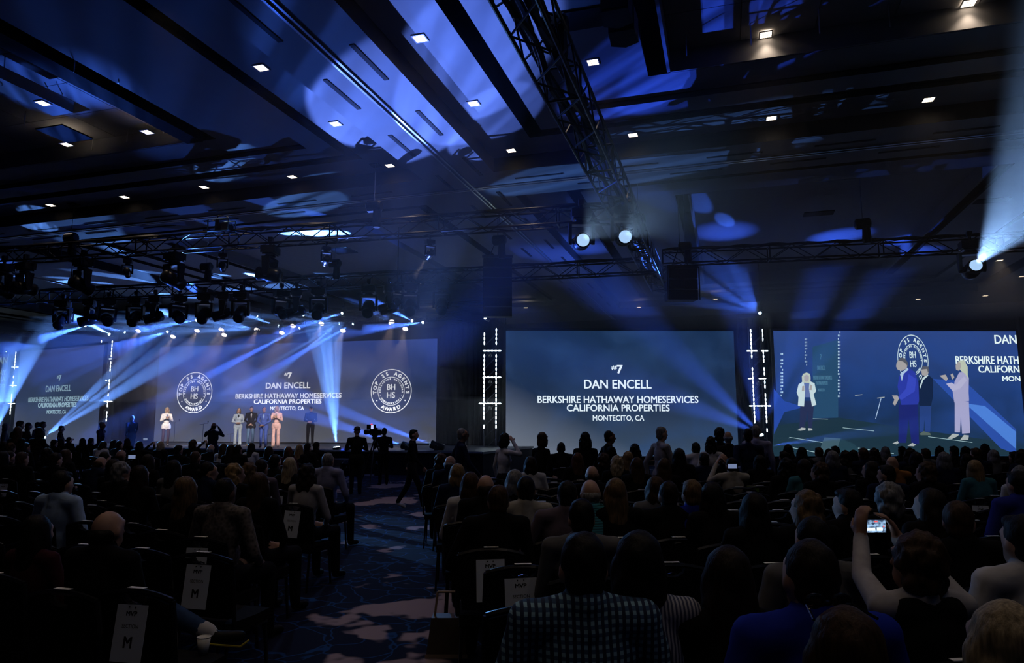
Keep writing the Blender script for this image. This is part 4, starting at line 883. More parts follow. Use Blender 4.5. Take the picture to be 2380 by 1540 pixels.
# ================================================================== chairs
m_cf = mat('chair_frame_black', (.008, .008, .010), .3, .2, spec=.5)
m_cfab = mat('chair_fabric', (.009, .009, .011), .9, vary=.25, scale=40, bump=.1, spec=.08)
m_stick = mat('chair_number_sticker', (.85, .86, .9), .5)
m_clip = mat('chrome_clip', (.7, .7, .72), .15, 1.0)
m_paper = mat('sign_paper', (.66, .74, .85), .7, vary=.03)
m_ink = mat('sign_ink', (.02, .02, .03), .8)
CW = .46
def arch(x, top=.93, sag=.035): return top-sag*(x/(CW/2))**2
def back_outline():
    pts = [(-CW/2+.03, .50), (CW/2-.03, .50), (CW/2, .72), (CW/2-.005, arch(CW/2)-.03)]
    for i in range(1, 6): pts.append((CW/2-.005-i*(CW/2-.1)/5, arch(CW/2-i*(CW/2-.09)/5)-.03))
    for i in range(7): a = PI*i/6; pts.append((math.cos(a)*.085, arch(.085)-.03-math.sin(a)*.05))      # half-moon hand hole
    for i in range(5, 0, -1): pts.append((-(CW/2-.005-i*(CW/2-.1)/5), arch(CW/2-i*(CW/2-.09)/5)-.03))
    pts.append((-CW/2+.005, arch(CW/2)-.03)); pts.append((-CW/2, .72)); return pts
BK = lambda z: -.205-(z-.5)*.14        # backrest rakes backwards
def chair_meshes():
    out = {}
    o = back_outline(); mb = MB(); mb.poly([(x, BK(z), z) for x, z in o], (0, .045, 0)); out['backrest'] = mb.mesh('backrest', m_cfab)
    mb = MB(); n = 12; pr = []
    for i in range(n+1): x = -CW/2+CW*i/n; z = arch(x); pr.append((x, BK(z)+.022, z-.012))
    mb.path([(-CW/2-.004, BK(.5)+.02, .46), (-CW/2-.006, BK(.72)+.02, .72)]+pr+[(CW/2+.006, BK(.72)+.02, .72), (CW/2+.004, BK(.5)+.02, .46)], .016, 6); out['back_frame'] = mb.mesh('back_frame', m_cf)
    mb = MB(); s = [(-CW/2+.01, -.22), (CW/2-.01, -.22), (CW/2, .05), (CW/2-.02, .23), (-CW/2+.02, .23), (-CW/2, .05)]
    mb.poly([(x, y, .40) for x, y in s], (0, 0, .075)); out['seat'] = mb.mesh('seat', m_cfab)
    mb = MB().path([(-CW/2+.02, -.21, .39), (-CW/2+.02, .2, .39), (CW/2-.02, .2, .39), (CW/2-.02, -.21, .39)], .013, 5); out['seat_frame'] = mb.mesh('seat_frame', m_cf)
    for k, (x, y, x2, y2) in enumerate(((-.2, -.2, -.22, -.27), (.2, -.2, .22, -.27), (-.2, .19, -.215, .22), (.2, .19, .215, .22))): out['leg%d' % k] = MB().tube((x, y, .40), (x2, y2, 0), .014, .012, 6).mesh('leg', m_cf)
    z = arch(0); mb = MB().box((0, BK(z)+.022, z+.006), (.105, .03, .003)); out['number_sticker'] = mb.mesh('number_sticker', m_stick)
    mb = MB().path([(-.03, BK(.87)-.005, .865), (.0, BK(.87)-.012, .875), (.03, BK(.87)-.005, .865)], .005, 5); out['chrome_clip'] = mb.mesh('chrome_clip', m_clip)
    mb = MB(); 
    for k in range(4): a = out['leg%d' % k]; mb.add([v.co for v in a.vertices], [tuple(p.vertices) for p in a.polygons])
    out['legs'] = mb.mesh('legs', m_cf)
    return out
CM = chair_meshes()
LET = {}
def sign_letters(ch):
    if ch not in LET:
        mb = None; me = bpy.data.meshes.new('lettering'); bm = bmesh.new()
        for tx, zc, cap_, wd in (('MVP', -.055, .024, .072), ('SECTION', -.115, .020, .105), (ch, -.21, .056, .055 if ch == 'M' else .045)):
            tm = text_mesh(tx, .03 if tx in ('MVP', ch) else 0); xs_ = [q.co.x for q in tm.vertices]; x0, x1 = min(xs_), max(xs_)
            if len(tx) == 1 and ch == 'I': wd = .012
            for q in tm.vertices: q.co = ((q.co.x-(x0+x1)/2)*wd/(x1-x0), -.0015, zc+q.co.y*cap_/.729)
            bm.from_mesh(tm)
        bm.to_mesh(me); me.materials.append(m_ink); LET[ch] = me
    return LET[ch]
paper_me = MB().bounds(-.1, .1, -.001, .001, -.28, 0).mesh('paper', m_paper); hole_me = MB().lathe((0, -.002, -.012), [(.004, -.001), (.004, .001)], 8, R=Matrix.Rotation(PI/2, 3, 'X')).mesh('punch_hole', m_ink)
def hang_sign(chair, ch, label, dx=0.0, tilt=0.0, dz=0.0):
    t = thing('section_sign', label, 'sign', (0, 0, 0)); z = .855+dz
    M4 = chair.matrix_basis.copy() if False else Matrix.LocRotScale(chair.location, chair.rotation_euler, Vector((1, 1, 1)))
    t.matrix_world = M4 @ Matrix.Translation((dx, BK(z)-.012, z)) @ Matrix.Rotation(-.139+0.0, 4, 'X') @ Matrix.Rotation(tilt, 4, 'Y')
    obj('paper', paper_me, t); obj('lettering', sign_letters(ch), t); obj('punch_hole', hole_me, t, (-.02, 0, 0)); obj('punch_hole', hole_me, t, (.02, 0, 0))
    return t
CH_N = [0]
def chair(x, y, rz, near, label=None, group=None, sticker=True, clip=False):
    t = thing('banquet_chair', label or 'empty-looking black stacking chair with small white number sticker in the dim rows', 'chair', (x, y, 0), rz, group or 'rows of black stacking chairs')
    obj('backrest', CM['backrest'], t); obj('back_frame', CM['back_frame'], t); obj('seat', CM['seat'], t)
    if near:
        obj('seat_frame', CM['seat_frame'], t)
        for k in range(4): obj('leg', CM['leg%d' % k], t)
    else: obj('legs', CM['legs'], t)
    if sticker: obj('number_sticker', CM['number_sticker'], t)
    if clip: obj('chrome_clip', CM['chrome_clip'], t)
    return t
def inview(x, y, z=.8, m=60):
    v = np.array((x, y, z))-cC; f = v@cF
    if f < .8: return None
    return CXP+FPX*(v@cR)/f, CYP-FPX*(v@cU)/f
RZR = .3577; RD = np.array((.937, .35)); RN = np.array((-.35, .937))
GRID = []      # (x, y, rz, block, row, col)
for i, n in enumerate((2.62, 3.49, 4.46, 5.33, 6.2, 7.06, 7.98, 8.9, 9.78, 10.55, 11.42, 12.3, 13.2)):
    for c in range(26):
        s = .33-.0*i+.47*c+(-.02 if i % 2 else 0); p = RD*s+RN*(n+.245)       # sticker sits at the back's top, the seat centre is further on
        q = inview(p[0], p[1])
        if q and -80 < q[0] < 2460 and q[1] < 1700: GRID.append([p[0], p[1], RZR, 'R', i, c])
for i in range(15):
    y = 3.08+.965*i; xe = (-3.04, -3.45, -4.0, -4.5, -4.99, -5.48, -6.02, -6.5, -7.0, -7.5, -8.0, -8.5, -9.0, -9.5, -10)[i]
    for c in range(22):
        x = xe-.52*c; q = inview(x, y+.22)
        if q and -60 < q[0] < 2400: GRID.append([x, y+.245, 0.0, 'L', i, c])
# ================================================================== seated audience
FG = {}
def sfig(key, J, **k): FG[key] = figure('body', J, **k)
sfig('m', sit(), broad=.94, faces=2200, voxel=.016); sfig('mb', sit('wide'), broad=1.03, belly=.03, faces=2600, voxel=.016); sfig('mbb', sit('wide'), broad=1.07, belly=.03, faces=3600, voxel=.013); sfig('ml', sit(), head=(.6, 0, 0), faces=2200, voxel=.016); sfig('mr', sit(), head=(-.6, 0, 0), faces=2200, voxel=.016)
sfig('md', sit(lean=.08), head=(0, -.5, 0), faces=2200, voxel=.016); sfig('f', sit(female=True), female=True, faces=2200, voxel=.016); sfig('fl', sit(female=True), female=True, head=(.7, 0, .05), faces=2200, voxel=.016); sfig('fr', sit(female=True, lean=.03), female=True, head=(-.7, 0, 0), faces=2200, voxel=.016)
sfig('fb', sit(female=True), female=True, short=True, faces=2400, voxel=.016); sfig('mp', sit('phone'), faces=3200, voxel=.012); sfig('back', sit('chin'), head=(2.2, 0, 0), faces=2600, voxel=.014); sfig('mx', sit('wide', side=.05), broad=.98, faces=2200, voxel=.016)
def pat(name, kind):
    m = bpy.data.materials.new('cloth_'+name); m.use_nodes = True; nt = m.node_tree; b = nt.nodes['Principled BSDF']; b.inputs['Roughness'].default_value = .85; N = nt.nodes.new; L = nt.links.new
    tc = N('ShaderNodeTexCoord')
    def wave(axis, scale, lo, hi):
        w = N('ShaderNodeTexWave'); w.bands_direction = axis; w.inputs['Scale'].default_value = scale; w.inputs['Distortion'].default_value = .6; w.inputs['Detail Scale'].default_value = 2; L(tc.outputs['Object'], w.inputs['Vector'])
        r = N('ShaderNodeValToRGB'); r.color_ramp.elements[0].position = lo; r.color_ramp.elements[1].position = hi; L(w.outputs['Fac'], r.inputs[0]); return r.outputs[0]
    mx = N('ShaderNodeMixRGB')
    if kind == 'check':
        a = wave('X', 13, .45, .55); c = wave('Z', 13, .45, .55); m0 = N('ShaderNodeMixRGB'); m0.inputs[1].default_value = (.010, .022, .065, 1); m0.inputs[2].default_value = (.04, .10, .20, 1); L(a, m0.inputs[0])
        mm = N('ShaderNodeMath'); mm.operation = 'MULTIPLY'; L(a, mm.inputs[0]); L(c, mm.inputs[1]); L(mm.outputs[0], mx.inputs[0]); L(m0.outputs[0], mx.inputs[1]); mx.inputs[2].default_value = (.26, .46, .58, 1)
    elif kind == 'stripe': L(wave('X', 22, .4, .6), mx.inputs[0]); mx.inputs[1].default_value = (.05, .06, .12, 1); mx.inputs[2].default_value = (.40, .40, .43, 1)
    elif kind == 'teal': L(wave('Z', 16, .2, .3), mx.inputs[0]); mx.inputs[1].default_value = (.01, .09, .11, 1); mx.inputs[2].default_value = (.07, .36, .42, 1)
    elif kind == 'shawl':
        v = N('ShaderNodeTexVoronoi'); v.inputs['Scale'].default_value = 38; L(tc.outputs['Object'], v.inputs['Vector']); L(v.outputs['Distance'], mx.inputs[0]); mx.inputs[1].default_value = (.015, .012, .012, 1); mx.inputs[2].default_value = (.22, .19, .18, 1)
    L(mx.outputs[0], b.inputs['Base Color']); return m
CL = {'black': cloth('black', (.006, .006, .007)), 'navy': cloth('navy', (.008, .014, .04)), 'blue': cloth('royal', (.012, .03, .36)), 'navyblue': cloth('navyblue', (.02, .03, .24)), 'grey': cloth('grey', (.12, .12, .125)), 'mauve': cloth('mauve', (.12, .095, .12)), 'white': cloth('white', (.48, .48, .50)), 'cream': cloth('cream', (.32, .30, .26)), 'sky': cloth('sky', (.30, .42, .62)), 'lav': cloth('lavender', (.22, .23, .36)), 'tealj': cloth('tealj', (.04, .15, .18)), 'orange': cloth('rust', (.30, .13, .04)), 'red': cloth('maroon', (.05, .012, .018)), 'lace': cloth('lace', (.38, .37, .38)), 'denim': cloth('denim', (.03, .06, .14)), 'pink': cloth('pink', (.72, .46, .44)), 'blazer': cloth('greyblazer', (.26, .26, .29)), 'check': pat('check', 'check'), 'stripe': pat('stripe', 'stripe'), 'teal': pat('teal', 'teal'), 'shawl': pat('shawl', 'shawl')}
USED = []
def seated(px, py, label, fk='m', hair='short', hc='dark', top='black', zh=1.225, sk='light', block=None, rz=None, group=None, bot=None, glasses=False):
    p = atz(px, py, zh); fig = FG[fk]; sc = zh/fig[1][2]
    if block is None: block = 'L' if px < 860 else 'R'
    r = (RZR if block == 'R' else 0.0) if rz is None else rz
    ca, sa = math.cos(r), math.sin(r); hx, hy = fig[1][0]*sc, fig[1][1]*sc
    x = p.x-(hx*ca-hy*sa); y = p.y-(hx*sa+hy*ca)
    t = person(fig, label, (x, y, 0), r, hair, hc, sk, CL[top], CL[bot] if bot else None, None, None, sc, group, glasses=glasses)
    USED.append((x, y, r, block, label)); return t
# --- rows near the camera, aisle block on the picture's right
seated(1355, 1322, 'broad man in blue checked shirt with short black hair', 'mbb', 'short', 'black', 'check', 1.28)
seated(1483, 1316, 'woman with dark bob in white striped blouse beside the checked shirt', 'f', 'bob', 'black', 'stripe', 1.27)
seated(1690, 1348, 'woman with long dark hair and bare arms in the second nearest row', 'fb', 'long', 'dark', 'black', 1.22)
seated(1882, 1345, 'man in royal blue polo with thinning hair, nearest in blue', 'mb', 'crop', 'dark', 'blue', 1.30)
seated(1888, 1258, 'person in grey top hidden behind the royal blue polo', 'mb', 'crop', 'black', 'grey', 1.23)
seated(2378, 1262, 'dark-haired person in white shirt cut by the right picture edge', 'mb', 'short', 'black', 'white', 1.26)
seated(2335, 1512, 'blond head at the bottom right corner', 'f', 'bob', 'pale', 'black', 1.22)
T_SG = seated(1962, 1530, 'brown-haired head with sunglasses pushed up at the bottom edge', 'f', 'bob', 'brown', 'black', 1.22)
seated(1351, 1206, 'man in grey jacket with short dark hair behind the checked shirt', 'm', 'short', 'black', 'grey', 1.215)
seated(1318, 1153, 'man in mauve-grey jacket with black hair near the aisle', 'mx', 'short', 'black', 'mauve', 1.22)
seated(1372, 1146, 'balding man in striped teal polo', 'mb', 'ring', 'grey', 'teal', 1.24)
seated(1430, 1148, 'woman with long golden hair beside the teal polo', 'f', 'long', 'tan', 'black', 1.235)
seated(1553, 1152, 'man in black jacket with bare neck beside the blue polo', 'm', 'crop', 'dark', 'black', 1.22, 'mid')
seated(1523, 1138, 'brown-haired woman behind the black jacket', 'f', 'bob', 'brown', 'grey', 1.2)
seated(1608, 1150, 'fair-haired man in royal blue collared shirt further back', 'm', 'short', 'tan', 'blue', 1.225)
seated(1658, 1158, 'woman with long black hair next to the farther blue shirt', 'fr', 'long', 'black', 'black', 1.22)
seated(1752, 1188, 'dark silhouette with long hair left of the streaked blond', 'f', 'long', 'black', 'black', 1.22)
seated(1873, 1183, 'woman with wavy streaked blond hair mid-right', 'fl', 'wavy', 'tan', 'black', 1.225)
seated(1970, 1176, 'dark-haired man turning left behind the raised phone', 'ml', 'short', 'black', 'black', 1.22)
seated(2063, 1163, 'person with curly grey hair above the raised phone', 'f', 'curly', 'grey', 'black', 1.225)
seated(2160, 1176, 'woman with long dark hair behind the raised phone\'s right hand', 'fl', 'long', 'dark', 'black', 1.22)
seated(2228, 1214, 'brown-haired man with pale collar looking right', 'mr', 'short', 'brown', 'black', 1.225)
seated(2366, 1128, 'man in dark blue shirt at the right edge', 'mb', 'short', 'black', 'navyblue', 1.26)
seated(1129, 1131, 'bald man with pale blue collar near the aisle', 'm', 'ring', 'dark', 'black', 1.225)
seated(1158, 1166, 'dark short-haired person in front of the bald man', 'mx', 'short', 'brown', 'black', 1.22)
seated(1093, 1128, 'woman with long brown hair in white blouse at the aisle', 'f', 'long', 'brown', 'white', 1.22)
seated(1063, 1103, 'blond bob head near the aisle in front of the blue suit', 'f', 'bob', 'blond', 'navy', 1.22)
seated(1196, 1120, 'grey bobbed head right of the bald man', 'f', 'bob', 'grey', 'black', 1.22)
seated(1222, 1140, 'person in cream jacket with black hair', 'mx', 'short', 'black', 'cream', 1.22, 'tan')
seated(1046, 1076, 'balding grey-haired man by the aisle leaning to talk', 'mr', 'ring', 'grey', 'navy', 1.22)
seated(1024, 1074, 'curly brown head at the aisle end', 'f', 'curly', 'brown', 'black', 1.22)
seated(1233, 1081, 'dark bob with white shoulders below the central screen', 'f', 'bob', 'dark', 'white', 1.22)
seated(1342, 1070, 'long auburn-haired head below the central screen', 'f', 'long', 'auburn', 'black', 1.22)
seated(1376, 1103, 'balding crown between two women below the central screen', 'm', 'ring', 'brown', 'black', 1.2)
seated(1402, 1072, 'curly brown-haired head below the central screen', 'f', 'curly', 'brown', 'black', 1.2)
seated(1432, 1077, 'tousled pale blond head below the central screen', 'fl', 'wavy', 'pale', 'black', 1.2)
seated(1459, 1066, 'straight fair-haired head beside the tousled blond', 'f', 'long', 'blond', 'black', 1.22)
seated(1480, 1084, 'long brown-haired head in front of the fair hair', 'f', 'long', 'brown', 'black', 1.22)
seated(1543, 1086, 'long dark hair in front of the pale blazer', 'f', 'long', 'brown', 'black', 1.22)
seated(1578, 1062, 'tall head of long black hair against the central screen', 'f', 'long', 'black', 'black', 1.3)
seated(1636, 1070, 'short black-haired head near the central screen\'s lower right', 'm', 'short', 'black', 'navy', 1.22)
seated(1680, 1070, 'reddish balding head below the standing men', 'm', 'ring', 'auburn', 'black', 1.22, 'mid')
seated(1475, 1048, 'hooded-looking dark head at the central screen\'s lower edge', 'f', 'wavy', 'black', 'black', 1.3)
seated(1304, 1042, 'dark small head at the central screen\'s lower left', 'm', 'crop', 'black', 'black', 1.3)
seated(1617, 1043, 'dark head above pale shoulders at the central screen\'s lower right', 'm', 'short', 'black', 'white', 1.3)
seated(1700, 1083, 'person raising a phone in an olive sleeve under the light tower', 'mp', 'short', 'black', 'cream', 1.2)
seated(1765, 1075, 'dark long-haired head under the light tower', 'f', 'long', 'black', 'black', 1.2)
for i, (px, py) in enumerate(((1821, 1063), (1831, 1048), (1863, 1054), (1903, 1053), (1926, 1057), (1934, 1066), (1941, 1050), (1964, 1063), (1983, 1060), (2006, 1057), (2031, 1057), (2057, 1051), (2096, 1049), (2114, 1058), (2128, 1068), (2151, 1056), (2183, 1049), (2193, 1070), (2217, 1050), (2243, 1051), (2246, 1071), (2268, 1057), (2288, 1044), (2308, 1060), (2357, 1064), (2374, 1062))):
    hk = ('short', 'long', 'bob', 'crop', 'curly', 'wavy', 'short', 'ring')[(i*5+i//3) % 8]; hc = ('black', 'dark', 'black', 'brown', 'dark', 'grey')[(i*7) % 6]
    seated(px, py, ORD[i]+' head from the left along the foot of the live screen', ('m', 'f', 'f', 'm', 'f', 'f', 'mx', 'm')[(i*5+i//3) % 8], hk, hc, ('black', 'navy', 'black', 'grey')[i % 4], 1.22+.07*((i*3) % 4-1.5)/1.5*.5)
seated(1826, 1086, 'big dark long-haired head left of the green booklet', 'f', 'wavy', 'black', 'black', 1.22)
seated(1868, 1088, 'long straight dark head with pale strands below the live screen', 'f', 'long', 'dark', 'tealj', 1.22)
seated(1904, 1099, 'brown curly-haired person in profile near the yellow booklet', 'fl', 'curly', 'brown', 'black', 1.2)
seated(2074, 1078, 'man in rust jacket twisted round to face the camera', 'back', 'ring', 'brown', 'orange', 1.22)
seated(2060, 1104, 'dark-haired person in navy before the rust jacket', 'ml', 'short', 'black', 'navy', 1.2)
seated(2023, 1094, 'person seen in profile with hand at the face', 'fl', 'bob', 'dark', 'black', 1.2)
seated(2151, 1100, 'bushy brown-haired person in profile right of the rust jacket', 'fl', 'curly', 'brown', 'black', 1.22)
seated(2267, 1092, 'blond woman in teal jacket by the empty signed chairs', 'fr', 'long', 'blond', 'tealj', 1.22)
seated(2370, 1104, 'pale-shirted person at the right picture edge', 'm', 'crop', 'grey', 'white', 1.2)
# --- aisle block on the picture's left
seated(145, 1125, 'man in light blue shirt with black hair', 'mb', 'short', 'black', 'sky', 1.24)
_J = sit(); _J['knR'] = (.04, .46, .68); _J['anR'] = (.34, .50, .56); _J['toeR'] = (.52, .58, .53); _J['hipR'] = (.09, .04, .575)
_a = np.array(_J['anR']); _k = np.array(_J['knR']); _t = np.array(_J['toeR'])
sfig('cross', _J, faces=3200, voxel=.012, extra=[cap(_k+(_a-_k)*.78, _k+(_a-_k)*.9, .053, .05, SKIN), cap(_k+(_a-_k)*.9, _a, .054, .054, SHIRT)])
_b = seated(250, 1232, 'man with round bald crown and jeans, one sneaker crossed over', 'cross', 'ring', 'black', 'black', 1.20, bot='denim')
_s = MB().path([tuple(_a+(_t-_a)*f+np.array((0, -.055+.02*f, -.052))) for f in (-.1, .2, .5, .8, 1.1)]+[tuple(_t+np.array((.04, .03, -.03)))], .006, 5); _s.build('shoe_sole', mat('yellow_sole', (.45, .36, .02), .6), _b)
seated(88, 1240, 'woman with long dark hair and maroon wrap', 'f', 'long', 'black', 'red', 1.12)
seated(524, 1146, 'broad dark head with snakeskin-patterned wrap', 'mb', 'crop', 'black', 'shawl', 1.24, 'deep')
seated(434, 1142, 'woman with shoulder-length golden hair, cool rim light', 'f', 'long', 'tan', 'black', 1.22)
seated(604, 1130, 'woman with long straight brown hair near the aisle', 'f', 'long', 'brown', 'black', 1.22)
seated(547, 1103, 'wavy blond head with bright rim facing right', 'fr', 'wavy', 'blond', 'black', 1.22)
seated(608, 1090, 'dark-haired head with bright top rim', 'm', 'short', 'dark', 'mauve', 1.22)
seated(581, 1098, 'wavy light brown hair beside the rimmed head', 'f', 'wavy', 'tan', 'black', 1.2)
seated(485, 1097, 'dark hair tied up with a pink band', 'fr', 'bun', 'black', 'navy', 1.22)
seated(675, 1084, 'straight pale-haired head near the aisle', 'f', 'long', 'pale', 'black', 1.22)
seated(715, 1104, 'long curly dark hair and pale sleeves at the aisle', 'f', 'wavy', 'dark', 'lace', 1.22)
seated(763, 1072, 'balding man in lavender shirt on the aisle seat', 'mb', 'crop', 'grey', 'lav', 1.26, 'mid')
seated(405, 1092, 'long dark-haired head mid-left', 'f', 'long', 'black', 'grey', 1.22)
seated(326, 1108, 'long dark reddish hair left of the golden head', 'f', 'long', 'dark', 'black', 1.22)
seated(284, 1100, 'grey curly head with bright rim', 'mr', 'curly', 'grey', 'black', 1.22)
seated(266, 1088, 'dark bob with bright rim behind the grey curls', 'f', 'bob', 'dark', 'black', 1.22)
seated(233, 1078, 'bald head leaning to the right', 'md', 'ring', 'brown', 'navy', 1.2, 'mid')
seated(281, 1058, 'reddish balding crown mid-left', 'm', 'ring', 'auburn', 'black', 1.2, 'mid')
seated(240, 1036, 'white-shirted person bowing over a phone', 'md', 'bob', 'dark', 'white', 1.2)
seated(325, 1036, 'person holding up a bright phone before the stage', 'mp', 'bob', 'black', 'black', 1.22)
seated(374, 1036, 'blond bob edged with light before the stage', 'f', 'bob', 'pale', 'black', 1.22)
seated(490, 1043, 'bald head below the navy-suited photographer', 'm', 'ring', 'grey', 'black', 1.2)
seated(449, 1033, 'person photographing with raised phone before the stage', 'mp', 'curly', 'brown', 'black', 1.25)
seated(585, 1041, 'long dark hair above white shoulders before the stage', 'f', 'long', 'dark', 'white', 1.22)
seated(520, 1043, 'long greyish brown hair before the stage', 'f', 'long', 'brown', 'white', 1.22)
seated(671, 1051, 'reddish bob before the stage', 'f', 'bob', 'auburn', 'red', 1.2)
seated(696, 1045, 'long fair hair before the stage', 'f', 'long', 'blond', 'black', 1.2)
seated(715, 1041, 'dark head wearing headphones before the stage', 'm', 'short', 'black', 'black', 1.22)
seated(736, 1038, 'black-haired head next to the headphones', 'mb', 'short', 'black', 'black', 1.22)
for i, (px, py) in enumerate(((126, 1031), (143, 1028), (161, 1023), (193, 1027), (212, 1026), (265, 1032), (278, 1034), (297, 1028), (415, 1047), (537, 1046), (554, 1046), (626, 1051))):
    seated(px, py, ORD[i]+' unlit head from the left along the stage front', ('m', 'f', 'm', 'f')[i % 4], ('short', 'long', 'crop', 'bob')[i % 4], ('black', 'dark')[i % 2], 'black', 1.22)
for i, (px, py) in enumerate(((8, 1066), (23, 1064), (52, 1068), (111, 1058), (130, 1070), (154, 1060), (244, 1066), (10, 1035), (26, 1042), (60, 1040), (345, 1075), (455, 1065), (640, 1075))):
    seated(px, py, ORD[i]+' dark head from the left in the row behind the stage-front row', ('f', 'm', 'm', 'f', 'm')[i % 5], ('long', 'crop', 'short', 'curly', 'short')[i % 5], ('black', 'dark', 'brown')[i % 3], 'black', 1.22)
# --- woman filming with both arms raised
def filming():
    zh = 1.215; p = atz(2128, 1318, zh); r = RZR; Rz = Matrix.Rotation(-r, 3, 'Z')
    J = sit(female=True); base = Vector((p.x, p.y, 0)); hx = Vector(J['head']); off = Matrix.Rotation(r, 3, 'Z') @ Vector((hx.x, hx.y, 0)); base -= off
    def loc(px, py, dp): return tuple(Rz @ (atd(px, py, dp)-base))
    J['wrL'] = loc(2001, 1250, 3.20); J['elL'] = loc(2003, 1336, 3.02); J['wrR'] = loc(2090, 1256, 3.22); J['elR'] = loc(2140, 1300, 3.05)
    ph = loc(2033, 1222, 3.27); up = np.array((0, .05, 1.0))
    fg = figure('body', J, female=True, voxel=.0085, faces=7000, hk=.95, hand=(.75, .75), head=(.25, .12, 0), hdir={'L': (np.array((.05, .05, 1.0)), np.array((1.0, .35, .0))), 'R': (np.array((-.35, .08, 1.0)), np.array((-1.0, .35, -.2)))})
    t = person(fg, 'woman in cream lace sleeves filming with both arms raised', base, r, 'curly', 'brown', 'mid', CL['lace'], None, None, None, 1.0)
    # dark vest over the back
    v = fuse('vest', [elp((0, -.012, .90), (.180, .132, .19), 0), elp((0, .0, .72), (.160, .125, .19), 0), cap((-.09, -.02, 1.05), (.09, -.02, 1.05), .075, .075, 0)], 1, .014, 1200); v.materials[0] = CL['black']; obj('vest', v, t)
    USED.append((base.x, base.y, r, 'R', 'woman in cream lace sleeves filming'))
    pw = Matrix.Rotation(r, 3, 'Z') @ Vector(ph)+base
    q = thing('phone', 'glowing phone held up sideways by the lace-sleeved woman', 'phone', pw, TH+.05)
    MB().bounds(-.052, .052, -.004, .004, -.031, .031).build('case', m_fix, q)
    phone_screen(q, .100, .057)
def phone_screen(q, w, h):
    m = bpy.data.materials.new('phone_picture'); m.use_nodes = True; nt = m.node_tree; b = nt.nodes['Principled BSDF']; N = nt.nodes.new; L = nt.links.new
    tc = N('ShaderNodeTexCoord'); nz = N('ShaderNodeTexNoise'); nz.inputs['Scale'].default_value = 4.5; nz.inputs['Detail'].default_value = 2; L(tc.outputs['Generated'], nz.inputs['Vector'])
    r = N('ShaderNodeValToRGB'); r.color_ramp.elements[0].position = .4; r.color_ramp.elements[0].color = (.02, .04, .09, 1); r.color_ramp.elements[1].position = .62; r.color_ramp.elements[1].color = (.30, .5, .75, 1); L(nz.outputs['Fac'], r.inputs[0]); L(r.outputs[0], b.inputs['Emission Color']); b.inputs['Emission Strength'].default_value = 1.2
    MB().bounds(-w/2, w/2, -.006, -.0042, -h/2, h/2).build('screen', m, q)
    mw = mat('phone_bright', (.1, .1, .1), emit=(.75, .88, 1.0), estr=1.3); mr = mat('phone_red', (.1, 0, 0), emit=(1, .1, .1), estr=1.0)
    MB().bounds(-w*.46, -w*.02, -.0068, -.006, -h*.36, -h*.12).build('screen_picture', mw, q); MB().bounds(w*.06, w*.34, -.0068, -.006, -h*.36, -h*.1).build('screen_picture', mw, q)
    MB().bounds(-w*.06, w*.12, -.0068, -.006, h*.34, h*.44).build('record_badge', mr, q); MB().ell((w*.40, -.0065, -h*.02), (h*.07, .001, h*.07), n=10, k=6).build('record_button', mr, q)
filming()
# sunglasses on the brown head
_h = FG['f'][1]; sg_ = obj('sunglasses', MB().path([(-.082, -.02, .10), (-.06, .06, .115), (0, .075, .118), (.06, .06, .115), (.082, -.02, .10)], .004).ell((-.036, .066, .123), (.03, .006, .02)).ell((.036, .066, .123), (.03, .006, .02)).mesh('sunglasses', mat('sunglass_lens', (.01, .01, .012), .08, spec=.8)), T_SG, Vector(_h))
# small phones among the crowd
for px, py, zz, w_, l_ in ((338, 1020, 1.45, .15, 'bright phone held up against the stage front'), (307, 1061, 1.3, .15, 'small bright phone held low mid-left'), (463, 1029, 1.4, .15, 'phone held up beside the curly head before the stage'), (1702, 1083, 1.12, .15, 'dim phone held up under the light tower')):
    p = atz(px, py, zz) if False else atd(px, py, depth_of(atz(px, 1037 if py < 1050 else py+12, 1.22))-.35)
    q = thing('phone', l_, 'phone', p, TH); MB().bounds(-.058, .058, -.004, .004, -.03, .03).build('case', m_fix, q); MB().bounds(-.053, .053, -.006, -.004, -.026, .026).build('screen', mat('small_phone_screen', (.1, .1, .1), emit=(.45, .58, 1.0), estr=.35), q)
# ------------------------------------------------------------------ chairs under people and the empty ones
free = [g for g in GRID]
taken = []
for (x, y, r, blk, who) in USED:
    best = None
    for g in free:
        if g[3] != blk: continue
        d = math.hypot(g[0]-x, g[1]-y)
        if d < .75 and (best is None or d < best[0]): best = (d, g)
    near = math.hypot(x, y) < 8
    if best: free.remove(best[1])
    fx, fy = -math.sin(r), math.cos(r)
    chair(x+fx*.01, y+fy*.01, r, near, ' '.join(('black chair beneath the '+who).split()[:16]), 'occupied black stacking chairs')
    taken.append((x, y))
CHAIRS = {}
cnt = 0
for g in free:
    if min((math.hypot(g[0]-a, g[1]-b) for a, b in taken), default=9) < .30: continue
    d = math.hypot(g[0], g[1])
    if d > 12.5: continue
    cnt += 1
    CHAIRS[(g[3], g[4], g[5])] = chair(g[0], g[1], g[2], d < 7.5, 'empty black chair, %s row from the camera, %s seat from the aisle, %s block' % (ORD[g[4]], ORD[g[5]], 'right' if g[3] == 'R' else 'left'), clip=d < 6.5)
